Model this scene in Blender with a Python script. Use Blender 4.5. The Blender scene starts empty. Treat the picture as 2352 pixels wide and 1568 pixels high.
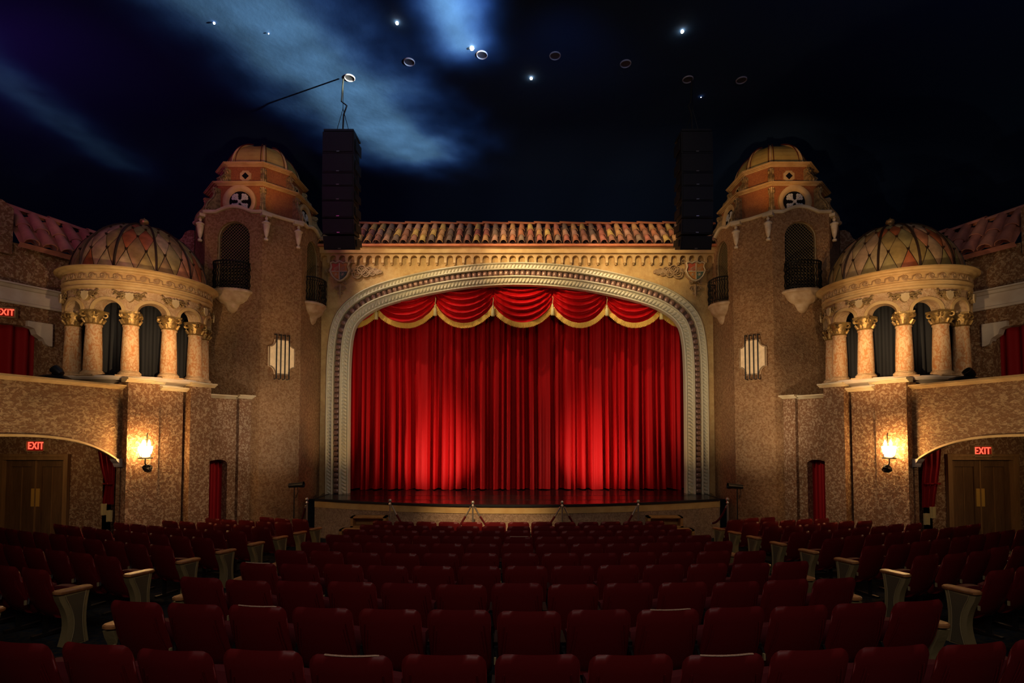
import bpy, bmesh, math, random
from mathutils import Vector, Matrix
R = math.radians
rnd = random.Random(7)
C = bpy.context.scene.collection
SC = bpy.context.scene
E = 3.21                      # eye height above the floor at the stage front
F, CX, CY, T = 1150.0, 1188.0, 940.0, R(2.0)

# ------------------------------------------------------------------ camera
cam = bpy.data.cameras.new('camera'); camo = bpy.data.objects.new('camera', cam); C.objects.link(camo)
camo.location = (0, 0, E); camo.rotation_euler = (R(90) + T, 0, 0)
cam.sensor_width = 36; cam.lens = F / 2352 * 36
cam.shift_x = (1176 - CX) / 2352; cam.shift_y = (CY - 784) / 2352
cam.clip_end = 200
SC.camera = camo

def ZP(py, Y):                # height above the eye of a point seen at row py, at depth Y
    return Y * math.tan(T + math.atan((CY - py) / F))
def XP(px, py, Y):
    Z = ZP(py, Y)
    return (px - CX) / F * (Y * math.cos(T) + Z * math.sin(T))
def UP(px, py, Y): return abs(XP(px, py, Y))

# ------------------------------------------------------------------ world, exposure
w = bpy.data.worlds.new('night'); SC.world = w; w.use_nodes = True
w.node_tree.nodes['Background'].inputs[0].default_value = (0.01, 0.012, 0.03, 1)
w.node_tree.nodes['Background'].inputs[1].default_value = 0.2
SC.view_settings.view_transform = 'Standard'; SC.view_settings.look = 'None'
SC.view_settings.exposure = 0.0; SC.view_settings.gamma = 1.0
SC.view_settings.use_curve_mapping = False
SC.cycles.use_denoising = True
SC.cycles.max_bounces = 6
SC.cycles.diffuse_bounces = 3
SC.cycles.sample_clamp_indirect = 4.0

# ------------------------------------------------------------------ lights
WARM = (1.0, .66, .34); AMB = (1.0, .52, .18); NEUT = (1.0, .83, .62); COOL = (.45, .6, 1.0)
def spot(loc, tgt, power, col, deg, blend=.6, rad=.06):
    l = bpy.data.lights.new('spot', 'SPOT'); l.energy = power; l.color = col
    l.spot_size = R(deg); l.spot_blend = blend; l.shadow_soft_size = rad
    o = bpy.data.objects.new('spot', l); C.objects.link(o)
    a = Vector((loc[0], loc[1], loc[2] + E)); b = Vector((tgt[0], tgt[1], tgt[2] + E))
    o.location = a; o.rotation_euler = (b - a).to_track_quat('-Z', 'Y').to_euler()
    return o
def point(loc, power, col, rad=.08):
    l = bpy.data.lights.new('lamp_light', 'POINT'); l.energy = power; l.color = col; l.shadow_soft_size = rad
    o = bpy.data.objects.new('lamp_light', l); C.objects.link(o)
    o.location = (loc[0], loc[1], loc[2] + E); return o
def area(loc, tgt, power, col, sx, sy):
    l = bpy.data.lights.new('area', 'AREA'); l.energy = power; l.color = col; l.shape = 'RECTANGLE'; l.size = sx; l.size_y = sy
    o = bpy.data.objects.new('area', l); C.objects.link(o)
    a = Vector((loc[0], loc[1], loc[2] + E)); b = Vector((tgt[0], tgt[1], tgt[2] + E))
    o.location = a; o.rotation_euler = (b - a).to_track_quat('-Z', 'Y').to_euler(); return o

# cloud projector: a gobo throws soft blue clouds on the vault
def cloud_projector(L0, tgt, power, CLOUDS):
    zc = 9.1
    o = spot(L0, tgt, power, (1, 1, 1), 165, .1, .05); l = o.data; o.name = 'cloud_projector'
    l.use_nodes = True; nt = l.node_tree; em = nt.nodes['Emission']; L = nt.links.new
    g = nt.nodes.new('ShaderNodeNewGeometry'); s = nt.nodes.new('ShaderNodeSeparateXYZ'); L(g.outputs['Incoming'], s.inputs[0])
    def mth(op, a, b=None, c=None):
        n = nt.nodes.new('ShaderNodeMath'); n.operation = op
        for i, v in enumerate((a, b, c)):
            if v is None: continue
            if isinstance(v, (int, float)): n.inputs[i].default_value = v
            else: L(v, n.inputs[i])
        return n.outputs[0]
    k = mth('DIVIDE', zc - L0[2], s.outputs[2])
    X = mth('MULTIPLY_ADD', s.outputs[0], k, L0[0]); Y = mth('MULTIPLY_ADD', s.outputs[1], k, L0[1])
    cb = nt.nodes.new('ShaderNodeCombineXYZ'); L(X, cb.inputs[0]); L(Y, cb.inputs[1])
    no = nt.nodes.new('ShaderNodeTexNoise'); no.inputs['Scale'].default_value = .55; no.inputs['Detail'].default_value = 5; L(cb.outputs[0], no.inputs['Vector'])
    wob = mth('MULTIPLY_ADD', no.outputs['Fac'], 2.4, -1.2)
    tot = None
    for (a, b, w_, amp) in CLOUDS:
        dx, dy = b[0] - a[0], b[1] - a[1]; LL = dx * dx + dy * dy
        px_ = mth('SUBTRACT', X, a[0]); py_ = mth('SUBTRACT', Y, a[1])
        t = mth('DIVIDE', mth('ADD', mth('MULTIPLY', px_, dx), mth('MULTIPLY', py_, dy)), LL)
        tn = nt.nodes.new('ShaderNodeClamp'); L(t, tn.inputs[0]); t = tn.outputs[0]
        ex = mth('SUBTRACT', px_, mth('MULTIPLY', t, dx)); ey = mth('SUBTRACT', py_, mth('MULTIPLY', t, dy))
        d = mth('SQRT', mth('ADD', mth('MULTIPLY', ex, ex), mth('MULTIPLY', ey, ey)))
        d = mth('ADD', d, mth('MULTIPLY', wob, w_ * .6))
        q = mth('DIVIDE', mth('MAXIMUM', d, 0.0), w_)
        m = mth('MULTIPLY', mth('EXPONENT', mth('MULTIPLY', mth('MULTIPLY', q, q), -1.3)), amp)
        tot = m if tot is None else mth('ADD', tot, m)
    n2 = nt.nodes.new('ShaderNodeTexNoise'); n2.inputs['Scale'].default_value = 1.3; n2.inputs['Detail'].default_value = 6; L(cb.outputs[0], n2.inputs['Vector'])
    r = nt.nodes.new('ShaderNodeValToRGB'); L(mth('MULTIPLY', tot, .5), r.inputs['Fac']); e = r.color_ramp.elements
    e[0].color = (.26, .42, .66, 1); e[0].position = .02; e[1].color = (.95, .98, .66, 1); e[1].position = .9
    L(r.outputs['Color'], em.inputs['Color'])
    tot = mth('MULTIPLY', tot, mth('MULTIPLY_ADD', n2.outputs['Fac'], 1.4, .3))
    up = mth('GREATER_THAN', s.outputs[2], .03); L(mth('MULTIPLY', tot, up), em.inputs['Strength'])
cloud_projector((3.0, 9.5, 6.5), (-5.0, 12.5, 9.1), 19000, [((-6.2, 9.4), (-3.9, 15.8), 1.6, 2.8), ((-1.75, 9.0), (-1.25, 11.6), .62, 1.5)])
cloud_projector((-7.0, 7.5, 5.4), (-11, 12, 9.1), 1500, [((-13.6, 10.0), (-14.2, 18.0), 1.1, 1.3)])
# dim coloured wash on the vault, violet on the left and navy on the right
spot((-8, 3.5, 6.6), (-8.5, 9, 9.1), 300, (.95, .03, .62), 120, 1, .5)
spot((-11, 9.5, 6.2), (-11, 13, 9), 110, (.8, .05, .7), 110, 1, .5)
spot((8, 5, 6.8), (7, 11, 9.1), 130, (.20, .25, .7), 120, 1, .5)
spot((1, 10, 7.9), (1, 16, 8.4), 50, (.1, .35, .8), 120, 1, .5)
# curtain: footlights at both sides of the apron and a soft top wash
for s in (-1, 1):
    spot((s * 5.0, 15.0, -1.6), (s * 1.6, 16.6, -.6), 330, NEUT, 70, 1, .05)
    spot((s * 3.4, 13.9, -1.6), (s * 5.75, 15.7, .3), 110, WARM, 60, 1, .05)
    spot((s * 1.0, 14.2, -1.95), (s * 2.9, 16.6, -.5), 480, NEUT, 66, 1, .05)
for x in (-4, -1.6, .8, 3.2):
    spot((x - 2.6, 12.6, 8.9), (x + .1, 16.0, 3.5), 1100, NEUT, 20, .9, .04)
# stage arch wall, tiles and frame
for x0, x, p in ((-3.0, -2.9, 1000), (-1.4, 0.4, 1900), (1.2, 3.7, 1500)):
    spot((x0, 9.8, 6.8), (x, 15.8, 5.4), p, (1, .73, .35), 34, 1, .05)
    spot((x - 3.2, 13.0, 5.6), (x, 15.8, 5.9), 230, (1, .62, .34), 80, 1, .04)
spot((-3.6, 9.5, 1.5), (-3.4, 15.8, 2.4), 300, (1, .86, .60), 58, 1, .1)
spot((3.6, 9.5, 1.5), (3.4, 15.8, 2.4), 300, (1, .86, .60), 58, 1, .1)
for s in (-1, 1):
    g = 1.0 if s < 0 else 1.5
    # towers
    spot((s * 4.2, 10.0, 1.0), (s * 7.4, 14.5, 4.6), 190 * g, WARM, 42, 1, .05)
    spot((s * 3.9, 11.5, 1.2), (s * 6.6, 13.9, 1.6), 130 * g, (1, .74, .46), 75, 1, .05)
    spot((s * 5.0, 11.2, -1.2), (s * 6.7, 14.0, .2), 150 * g, NEUT if s > 0 else (.9, .85, .8), 60, 1, .05)
    spot((s * 5.6, 10.8, 5.2), (s * 7.5, 14.3, 7.4), 210 * g, AMB, 34, 1, .05)
    # pavilions
    spot((s * 5.2, 8.8, .6), (s * 9.0, 12.0, 1.7), 950 * (1.2 if s > 0 else 1), (1, .62, .28), 34, 1, .05)
    spot((s * 6.4, 8.4, 1.6), (s * 9.1, 12.1, 3.0), 380, WARM, 50, 1, .05)
    spot((s * 7.0, 9.2, 3.2), (s * 8.9, 11.8, 4.2), 45 * (1.8 if s > 0 else 1), AMB, 60, 1, .05)
    # upper side walls
    spot((s * 9.0, 8.0, 1.4), (s * 11.4, 11.5, 2.6), 60, WARM, 90, 1, .05)
    # lower side walls
    spot((s * 3.4, 11.6, 1.5), (s * 8.0, 12.0, -.9), 280, (1, .76, .50), 70, 1, .05)
    spot((s * 6.9, 8.3, -1.6), (s * 8.8, 8.9, .3), 110, (1, .72, .40), 75, 1, .05)
    # alcoves
    point((s * 10.2, 10.2, -.35), 22, WARM, .1)
# weak house light over the seats; added fill for seat backs and fascia
area((0, -2.5, 6.0), (0, 6.0, -1.5), 210, (1, .80, .70), 8, 2)  # rear panel behind the camera, added to light the seat backs
area((0, 9.5, 8.9), (0, 9.6, -2), 40, (1, .8, .7), 8, 1.5)
spot((-.6, 4.0, 5.0), (-.8, 13.5, -2.5), 5000, WARM, 20, 1, .2)  # added spot that brightens the middle of the stage fascia
spot((0, 11.0, 8.8), (0, 12.8, -2.2), 500, WARM, 60, 1, .2)


# ------------------------------------------------------------------ mesh helpers
class MB:
    def __init__(s): s.v = []; s.f = []; s.m = []; s.mi = 0
    def add(s, vs, fs):
        b = len(s.v); s.v += [tuple(p) for p in vs]
        for f in fs: s.f.append([b + i for i in f]); s.m.append(s.mi)
    def box(s, c, d, rot=None):
        hx, hy, hz = d[0] / 2, d[1] / 2, d[2] / 2
        P = [Vector((x, y, z)) for z in (-hz, hz) for y in (-hy, hy) for x in (-hx, hx)]
        if rot is not None: P = [rot @ p for p in P]
        c = Vector(c)
        s.add([p + c for p in P], [(0, 2, 3, 1), (4, 5, 7, 6), (0, 1, 5, 4), (2, 6, 7, 3), (0, 4, 6, 2), (1, 3, 7, 5)])
    def hexa(s, P):            # eight corners: bottom four, top four
        s.add(P, [(3, 2, 1, 0), (4, 5, 6, 7), (0, 1, 5, 4), (1, 2, 6, 5), (2, 3, 7, 6), (3, 0, 4, 7)])
    def grid(s, fn, nu, nv, closeu=False):
        P = [fn(i / nu, j / nv) for j in range(nv + 1) for i in range(nu + (0 if closeu else 1))]
        W = nu if closeu else nu + 1
        s.add(P, [(j * W + i, j * W + (i + 1) % W, (j + 1) * W + (i + 1) % W, (j + 1) * W + i) for j in range(nv) for i in range(nu)])
    def lathe(s, prof, c=(0, 0, 0), n=24, a0=0, a1=360, cap=True):
        full = abs(a1 - a0) >= 359.9; W = n if full else n + 1
        P = []
        for r, z in prof:
            for i in range(W):
                a = R(a0 + (a1 - a0) * i / n); P.append((c[0] + r * math.cos(a), c[1] + r * math.sin(a), c[2] + z))
        fs = [(j * W + i, j * W + (i + 1) % W, (j + 1) * W + (i + 1) % W, (j + 1) * W + i) for j in range(len(prof) - 1) for i in range(n)]
        if cap and full: fs += [list(range(W))[::-1], [(len(prof) - 1) * W + i for i in range(W)]]
        s.add(P, fs)
    def tube(s, pts, r, n=6, closed=False):
        pts = [Vector(p) for p in pts]; k = len(pts); rr = r if isinstance(r, (list, tuple)) else [r] * k
        P = []; up = Vector((0, 0, 1)); px = None
        for i, p in enumerate(pts):
            a = pts[(i - 1) % k] if (closed or i > 0) else p; b = pts[(i + 1) % k] if (closed or i < k - 1) else p
            t = (b - a).normalized()
            x = t.cross(up) if px is None else px - t * px.dot(t)
            if x.length < 1e-4: x = t.cross(Vector((1, 0, 0)))
            x.normalize(); px = x; y = t.cross(x)
            for j in range(n):
                a_ = 2 * math.pi * j / n; P.append(p + (x * math.cos(a_) + y * math.sin(a_)) * rr[i])
        m = k if closed else k - 1
        fs = [(i * n + j, i * n + (j + 1) % n, ((i + 1) % k) * n + (j + 1) % n, ((i + 1) % k) * n + j) for i in range(m) for j in range(n)]
        if not closed: fs += [list(range(n))[::-1], [(k - 1) * n + j for j in range(n)]]
        s.add(P, fs)
    def prism(s, poly, fn, d0, d1):   # poly of (a,b); fn(a,b,d)->point
        n = len(poly); P = [fn(a, b, d0) for a, b in poly] + [fn(a, b, d1) for a, b in poly]
        s.add(P, [list(range(n))[::-1], [n + i for i in range(n)]] + [(i, (i + 1) % n, n + (i + 1) % n, n + i) for i in range(n)])
    def sweep(s, prof, path, nrm, closed=False, capends=True):
        # prof: (out, z) pairs; path: (x,y) list; nrm: unit outward normals scaled for mitre
        n = len(prof); P = [(p[0] + q[0] * o, p[1] + q[1] * o, z) for p, q in zip(path, nrm) for o, z in prof]
        k = len(path); m = k if closed else k - 1
        fs = [(i * n + j, ((i + 1) % k) * n + j, ((i + 1) % k) * n + (j + 1) % n, i * n + (j + 1) % n) for i in range(m) for j in range(n)]
        if not closed and capends: fs += [list(range(n)), [(k - 1) * n + j for j in range(n)][::-1]]
        s.add(P, fs)
    def xform(s, M): s.v = [tuple(M @ Vector(p)) for p in s.v]; return s
    def mesh(s, name, mats, smooth=None):
        me = bpy.data.meshes.new(name); me.from_pydata(s.v, [], s.f)
        if not isinstance(mats, (list, tuple)): mats = [mats]
        for m in mats: me.materials.append(m)
        if len(mats) > 1: me.polygons.foreach_set('material_index', s.m)
        bm = bmesh.new(); bm.from_mesh(me); bmesh.ops.recalc_face_normals(bm, faces=bm.faces)
        if smooth is not None:
            for f in bm.faces: f.smooth = True
            for e in bm.edges:
                if len(e.link_faces) == 2 and e.calc_face_angle(0) > R(smooth): e.smooth = False
        bm.to_mesh(me); bm.free(); return me
    def build(s, name, mats, parent=None, smooth=None):
        return link(name, s.mesh(name, mats, smooth), parent)
def link(name, me, parent=None, M=None):
    o = bpy.data.objects.new(name, me); C.objects.link(o)
    if parent is not None: o.parent = parent; o.matrix_parent_inverse = Matrix.Identity(4)
    if M is not None: o.matrix_local = M
    return o
def thing(name, label, cat, group=None, loc=(0, 0, 0), rz=0):
    o = bpy.data.objects.new(name, None); C.objects.link(o); o.location = loc; o.rotation_euler = (0, 0, rz)
    o.empty_display_size = .2
    o['label'] = label; o['category'] = cat
    if group: o['group'] = group
    return o
def tag(o, label, cat, group=None):
    o['label'] = label; o['category'] = cat
    if group: o['group'] = group
    return o
def struct(o, label, cat='building part'):
    o['kind'] = 'structure'; o['label'] = label; o['category'] = cat; return o
# world point from height above the eye
def W3(x, y, z): return (x, y, z + E)

# ------------------------------------------------------------------ materials
def mat(name, col, rough=.7, metal=0, spec=.3, bump=0, bscale=20, var=None, vscale=4, emit=None, estr=0, sheen=0):
    m = bpy.data.materials.new(name); m.use_nodes = True; nt = m.node_tree; b = nt.nodes['Principled BSDF']
    b.inputs['Base Color'].default_value = (*col, 1); b.inputs['Roughness'].default_value = rough
    b.inputs['Metallic'].default_value = metal; b.inputs['Specular IOR Level'].default_value = spec
    if sheen: b.inputs['Sheen Weight'].default_value = sheen
    if emit: b.inputs['Emission Color'].default_value = (*emit, 1); b.inputs['Emission Strength'].default_value = estr
    tc = nt.nodes.new('ShaderNodeTexCoord')
    if var:
        n = nt.nodes.new('ShaderNodeTexNoise'); n.inputs['Scale'].default_value = vscale; n.inputs['Detail'].default_value = 5
        nt.links.new(tc.outputs['Object'], n.inputs['Vector'])
        r = nt.nodes.new('ShaderNodeValToRGB'); r.color_ramp.elements[0].position = .38; r.color_ramp.elements[1].position = .62
        r.color_ramp.elements[0].color = (*col, 1); r.color_ramp.elements[1].color = (*var, 1)
        nt.links.new(n.outputs['Fac'], r.inputs['Fac']); nt.links.new(r.outputs['Color'], b.inputs['Base Color'])
    if bump:
        n2 = nt.nodes.new('ShaderNodeTexNoise'); n2.inputs['Scale'].default_value = bscale; n2.inputs['Detail'].default_value = 4
        nt.links.new(tc.outputs['Object'], n2.inputs['Vector'])
        bp = nt.nodes.new('ShaderNodeBump'); bp.inputs['Strength'].default_value = bump; bp.inputs['Distance'].default_value = .03
        nt.links.new(n2.outputs['Fac'], bp.inputs['Height']); nt.links.new(bp.outputs['Normal'], b.inputs['Normal'])
    return m
def stucco(name, dark, light, scale=7.0, pos=.5, soft=.06, bump=.8, stretch=(1, 1, 1), aniso=1.6):
    m = bpy.data.materials.new(name); m.use_nodes = True; nt = m.node_tree; b = nt.nodes['Principled BSDF']; L = nt.links.new
    b.inputs['Roughness'].default_value = .75; b.inputs['Specular IOR Level'].default_value = .35
    tc = nt.nodes.new('ShaderNodeTexCoord'); mp = nt.nodes.new('ShaderNodeMapping'); mp.inputs['Scale'].default_value = stretch
    L(tc.outputs['Object'], mp.inputs['Vector'])
    n = nt.nodes.new('ShaderNodeTexNoise'); n.inputs['Scale'].default_value = scale; n.inputs['Detail'].default_value = 6
    n.inputs['Distortion'].default_value = aniso; n.inputs['Roughness'].default_value = .62
    L(mp.outputs['Vector'], n.inputs['Vector'])
    r = nt.nodes.new('ShaderNodeValToRGB'); r.color_ramp.elements[0].position = pos - soft; r.color_ramp.elements[1].position = pos + soft
    r.color_ramp.elements[0].color = (*dark, 1); r.color_ramp.elements[1].color = (*light, 1)
    L(n.outputs['Fac'], r.inputs['Fac'])
    n3 = nt.nodes.new('ShaderNodeTexNoise'); n3.inputs['Scale'].default_value = 1.1; n3.inputs['Detail'].default_value = 3
    L(mp.outputs['Vector'], n3.inputs['Vector'])
    mr = nt.nodes.new('ShaderNodeMapRange'); mr.inputs['From Min'].default_value = .3; mr.inputs['From Max'].default_value = .7
    mr.inputs['To Min'].default_value = .78; mr.inputs['To Max'].default_value = 1.1
    L(n3.outputs['Fac'], mr.inputs['Value'])
    mx = nt.nodes.new('ShaderNodeVectorMath'); mx.operation = 'SCALE'; L(r.outputs['Color'], mx.inputs[0]); L(mr.outputs['Result'], mx.inputs['Scale'])
    L(mx.outputs[0], b.inputs['Base Color'])
    n2 = nt.nodes.new('ShaderNodeTexNoise'); n2.inputs['Scale'].default_value = scale * 4; n2.inputs['Detail'].default_value = 3
    L(mp.outputs['Vector'], n2.inputs['Vector'])
    ad = nt.nodes.new('ShaderNodeMath'); ad.operation = 'MULTIPLY_ADD'; ad.inputs[1].default_value = .35
    L(n2.outputs['Fac'], ad.inputs[0]); L(n.outputs['Fac'], ad.inputs[2])
    bp = nt.nodes.new('ShaderNodeBump'); bp.inputs['Strength'].default_value = bump; bp.inputs['Distance'].default_value = .05
    L(ad.outputs[0], bp.inputs['Height']); L(bp.outputs['Normal'], b.inputs['Normal'])
    return m
def randmat(name, cols, rough=.7, spec=.3, bump=.3, bscale=18, mottled=.25, metal=0):
    m = bpy.data.materials.new(name); m.use_nodes = True; nt = m.node_tree; b = nt.nodes['Principled BSDF']; L = nt.links.new
    b.inputs['Roughness'].default_value = rough; b.inputs['Specular IOR Level'].default_value = spec; b.inputs['Metallic'].default_value = metal
    oi = nt.nodes.new('ShaderNodeObjectInfo'); r = nt.nodes.new('ShaderNodeValToRGB'); cr = r.color_ramp; cr.interpolation = 'CONSTANT'
    n_ = len(cols)
    cr.elements[0].position = 0; cr.elements[0].color = (*cols[0], 1); cr.elements[1].position = 1 / n_; cr.elements[1].color = (*cols[1], 1)
    for i in range(2, n_):
        e = cr.elements.new(i / n_); e.color = (*cols[i], 1)
    L(oi.outputs['Random'], r.inputs['Fac'])
    tc = nt.nodes.new('ShaderNodeTexCoord'); n = nt.nodes.new('ShaderNodeTexNoise'); n.inputs['Scale'].default_value = 5; n.inputs['Detail'].default_value = 5
    L(tc.outputs['Object'], n.inputs['Vector'])
    mr = nt.nodes.new('ShaderNodeMapRange'); mr.inputs['From Min'].default_value = .3; mr.inputs['From Max'].default_value = .7
    mr.inputs['To Min'].default_value = 1 - mottled; mr.inputs['To Max'].default_value = 1 + mottled
    L(n.outputs['Fac'], mr.inputs['Value'])
    mx = nt.nodes.new('ShaderNodeVectorMath'); mx.operation = 'SCALE'; L(r.outputs['Color'], mx.inputs[0]); L(mr.outputs['Result'], mx.inputs['Scale'])
    L(mx.outputs[0], b.inputs['Base Color'])
    if bump:
        n2 = nt.nodes.new('ShaderNodeTexNoise'); n2.inputs['Scale'].default_value = bscale; L(tc.outputs['Object'], n2.inputs['Vector'])
        bp = nt.nodes.new('ShaderNodeBump'); bp.inputs['Strength'].default_value = bump; bp.inputs['Distance'].default_value = .02
        L(n2.outputs['Fac'], bp.inputs['Height']); L(bp.outputs['Normal'], b.inputs['Normal'])
    return m

M_stuc = stucco('stucco wall', (.265, .125, .055), (.52, .34, .195), 17, .53, .045, 1.0, aniso=.6)
M_tower = stucco('stucco tower', (.27, .13, .05), (.43, .25, .115), 15, .5, .08, 1.0, aniso=.7)
M_arch = stucco('stucco proscenium', (.48, .29, .105), (.60, .40, .16), 6, .5, .15, .5, aniso=.5)
M_balc = stucco('stucco parapet', (.29, .142, .06), (.54, .36, .185), 14, .53, .06, 1.0, stretch=(.8, .8, 1.5), aniso=.8)
M_pav = stucco('pavilion stone', (.50, .30, .15), (.64, .45, .26), 9, .5, .12, .5)
M_shaft = stucco('column marble', (.52, .23, .085), (.66, .46, .27), 14, .48, .08, .4, stretch=(1, 1, .6))
M_skirt = stucco('stucco skirt', (.30, .19, .12), (.46, .32, .21), 12, .5, .08, .7)
M_trim = mat('cream plaster trim', (.66, .54, .34), .6, bump=.15, bscale=14, var=(.56, .42, .23), vscale=3)
M_white = mat('pale cornice plaster', (.62, .55, .47), .6, bump=.12, bscale=10, var=(.55, .46, .38))
M_corn = mat('ochre cornice plaster', (.62, .43, .20), .55, bump=.15, bscale=14, var=(.50, .32, .13), vscale=3)
M_gold = mat('antique gilding', (.55, .36, .12), .38, metal=.6, bump=.4, bscale=26, var=(.30, .19, .08), vscale=14)
M_goldm = mat('matt gilded ornament', (.42, .29, .12), .45, metal=.3, bump=.3, bscale=30, var=(.22, .14, .06), vscale=12)
M_rope = mat('celadon cream rope moulding', (.62, .56, .38), .45, bump=.1, bscale=14, spec=.4)
M_bead = mat('bronze brown bead', (.30, .17, .12), .25, metal=.35, spec=.6)
M_beadbg = mat('dark bead channel', (.10, .055, .04), .6)
M_rust = stucco('rust red plaster', (.27, .085, .025), (.38, .14, .04), 14, .5, .12, .4)
M_dome = mat('ochre painted dome', (.52, .38, .11), .55, bump=.15, var=(.42, .28, .07), vscale=3)
M_redline = mat('dark red painted line', (.12, .02, .015), .6)
M_panel = randmat('verdigris and copper dome panel', [(.36, .11, .04), (.33, .24, .085), (.40, .30, .15), (.46, .20, .10), (.30, .25, .10), (.44, .30, .17), (.28, .17, .07)], .42, .45, .25, 6, .35, .15)
M_lead = mat('dark lead seam', (.05, .03, .02), .45, metal=.4)
M_tile = randmat('clay barrel tile', [(.44, .17, .09), (.26, .17, .12), (.50, .27, .12), (.40, .14, .10), (.19, .13, .10), (.46, .25, .17), (.55, .36, .12), (.33, .15, .10)], .75, .25, .35, 12, .3)
M_tileR = randmat('rose clay tile', [(.50, .20, .15), (.46, .18, .13), (.54, .24, .17)], .75, .25, .3, 12, .2)
M_ridge = mat('orange clay ridge', (.50, .17, .08), .7, bump=.3, var=(.40, .13, .06))
M_pan = mat('shaded clay pan', (.10, .045, .03), .85, bump=.3)  # darker than the cap tiles: shade between barrels put into the colour
M_vel = mat('crimson velvet', (.44, .003, .004), .6, spec=.12, bump=.1, bscale=30)
M_vel2 = mat('wine red curtain', (.26, .006, .009), .7, spec=.15)
M_swag = mat('crimson satin swag', (.55, .006, .008), .42, spec=.2)
M_fringe = mat('gold bullion fringe', (.85, .50, .09), .45, metal=.25, bump=.5, bscale=60)
M_tass = mat('pale gold tassel', (.75, .62, .25), .45, bump=.4, bscale=60)
M_rope2 = mat('dark red rope velvet', (.09, .008, .010), .8, spec=.15)
M_blackc = mat('black drape', (.011, .012, .015), .8, spec=.2)
M_black = mat('black steel', (.012, .012, .013), .45, spec=.4)
M_spk = mat('black speaker cabinet', (.008, .008, .010), .6, spec=.3, bump=.1)
M_void = mat('interior shade black', (.006, .006, .008), .9, spec=.1)  # near-black colour stands in for shade inside openings and interiors
M_iron = mat('black wrought iron', (.015, .014, .013), .5, metal=.5)
M_latt = mat('brass lattice', (.26, .19, .09), .45, metal=.3)
M_vinyl = mat('burgundy seat back', (.12, .007, .009), .46, spec=.26, bump=.06, bscale=9)
M_vinyl2 = mat('worn burgundy seat back', (.13, .008, .009), .42, spec=.3, bump=.08, bscale=5)
M_edge = mat('worn pale edge', (.45, .30, .20), .5, bump=.4, bscale=60)
M_cush = mat('wine seat cushion', (.09, .006, .010), .8)
M_std = mat('black cast iron standard', (.018, .016, .016), .5, metal=.4)
M_endp = mat('khaki end panel', (.24, .19, .085), .5, spec=.4, bump=.1)
M_endd = mat('dark olive inset', (.10, .08, .045), .55)
M_pipe = mat('brass piping', (.45, .36, .18), .4, metal=.4)
M_arm = mat('oak armrest', (.36, .17, .06), .4, spec=.4, var=(.28, .12, .04), vscale=20)
M_carpet = mat('patterned navy carpet', (.006, .012, .022), .95, spec=.1, var=(.028, .024, .016), vscale=16, bump=.3, bscale=40)
M_deck = mat('glossy black stage floor', (.020, .010, .012), .20, spec=.55, bump=.03, bscale=3, var=(.03, .018, .02), vscale=2)
M_lip = mat('black stage nosing', (.012, .012, .014), .5)
M_pine = mat('varnished pine fascia', (.58, .40, .17), .45, var=(.50, .32, .12), vscale=3)
M_ply = mat('orange pine box', (.42, .22, .07), .5, var=(.33, .16, .05), vscale=6)
M_door = stucco('dark walnut door', (.12, .058, .020), (.19, .10, .04), 4, .5, .2, .15, stretch=(4, 4, .5), aniso=.6)
M_doorf = stucco('walnut frame', (.25, .13, .045), (.33, .18, .07), 4, .5, .2, .15, stretch=(4, 4, .5), aniso=.6)
M_brass = mat('brass plate', (.75, .45, .10), .45, metal=.2)
M_chrome = mat('satin steel', (.5, .46, .4), .3, metal=.8)
M_ceil = mat('midnight plaster vault', (.012, .030, .085), .95, spec=.03, bump=.25, bscale=6)
M_star = mat('star lamp', (1, .9, .7), emit=(1, .82, .5), estr=60)
M_star2 = mat('small star lamp', (1, .9, .7), emit=(.9, .9, 1), estr=14)
M_lampw = mat('lit lamp glass', (1, .9, .7), emit=(1, .58, .22), estr=75)
M_alab = mat('alabaster sconce plate', (.42, .26, .11), .4, spec=.4, var=(.28, .14, .05), vscale=7, emit=(1, .60, .26), estr=.36)
M_exitf = mat('black sign face', (.05, .003, .003), .4, emit=(1, .02, .01), estr=.10)
M_exitl = mat('lit red letters', (1, .05, .03), emit=(1, .10, .05), estr=1.6)
M_bowl = mat('weathered plaster bowl', (.56, .40, .24), .55, bump=.3, bscale=9, var=(.42, .27, .14), vscale=5)
M_grey = mat('pale tracery', (.55, .55, .52), .6)
M_urn = mat('ivory plaster urn', (.72, .60, .42), .45, var=(.60, .44, .26), vscale=8)
M_crest_r = mat('red crest field', (.50, .10, .04), .45)
M_crest_g = mat('green crest field', (.10, .17, .10), .45)
M_crest_o = mat('orange crest field', (.55, .22, .04), .45)
M_relief = mat('brown relief and shadow lines', (.33, .20, .09), .55, bump=.3, bscale=20, var=(.42, .28, .15), vscale=10)
M_cup = mat('dark recessed light cup', (.02, .02, .03), .6)
M_ring = mat('grey ring', (.30, .28, .34), .5, spec=.5)

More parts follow.
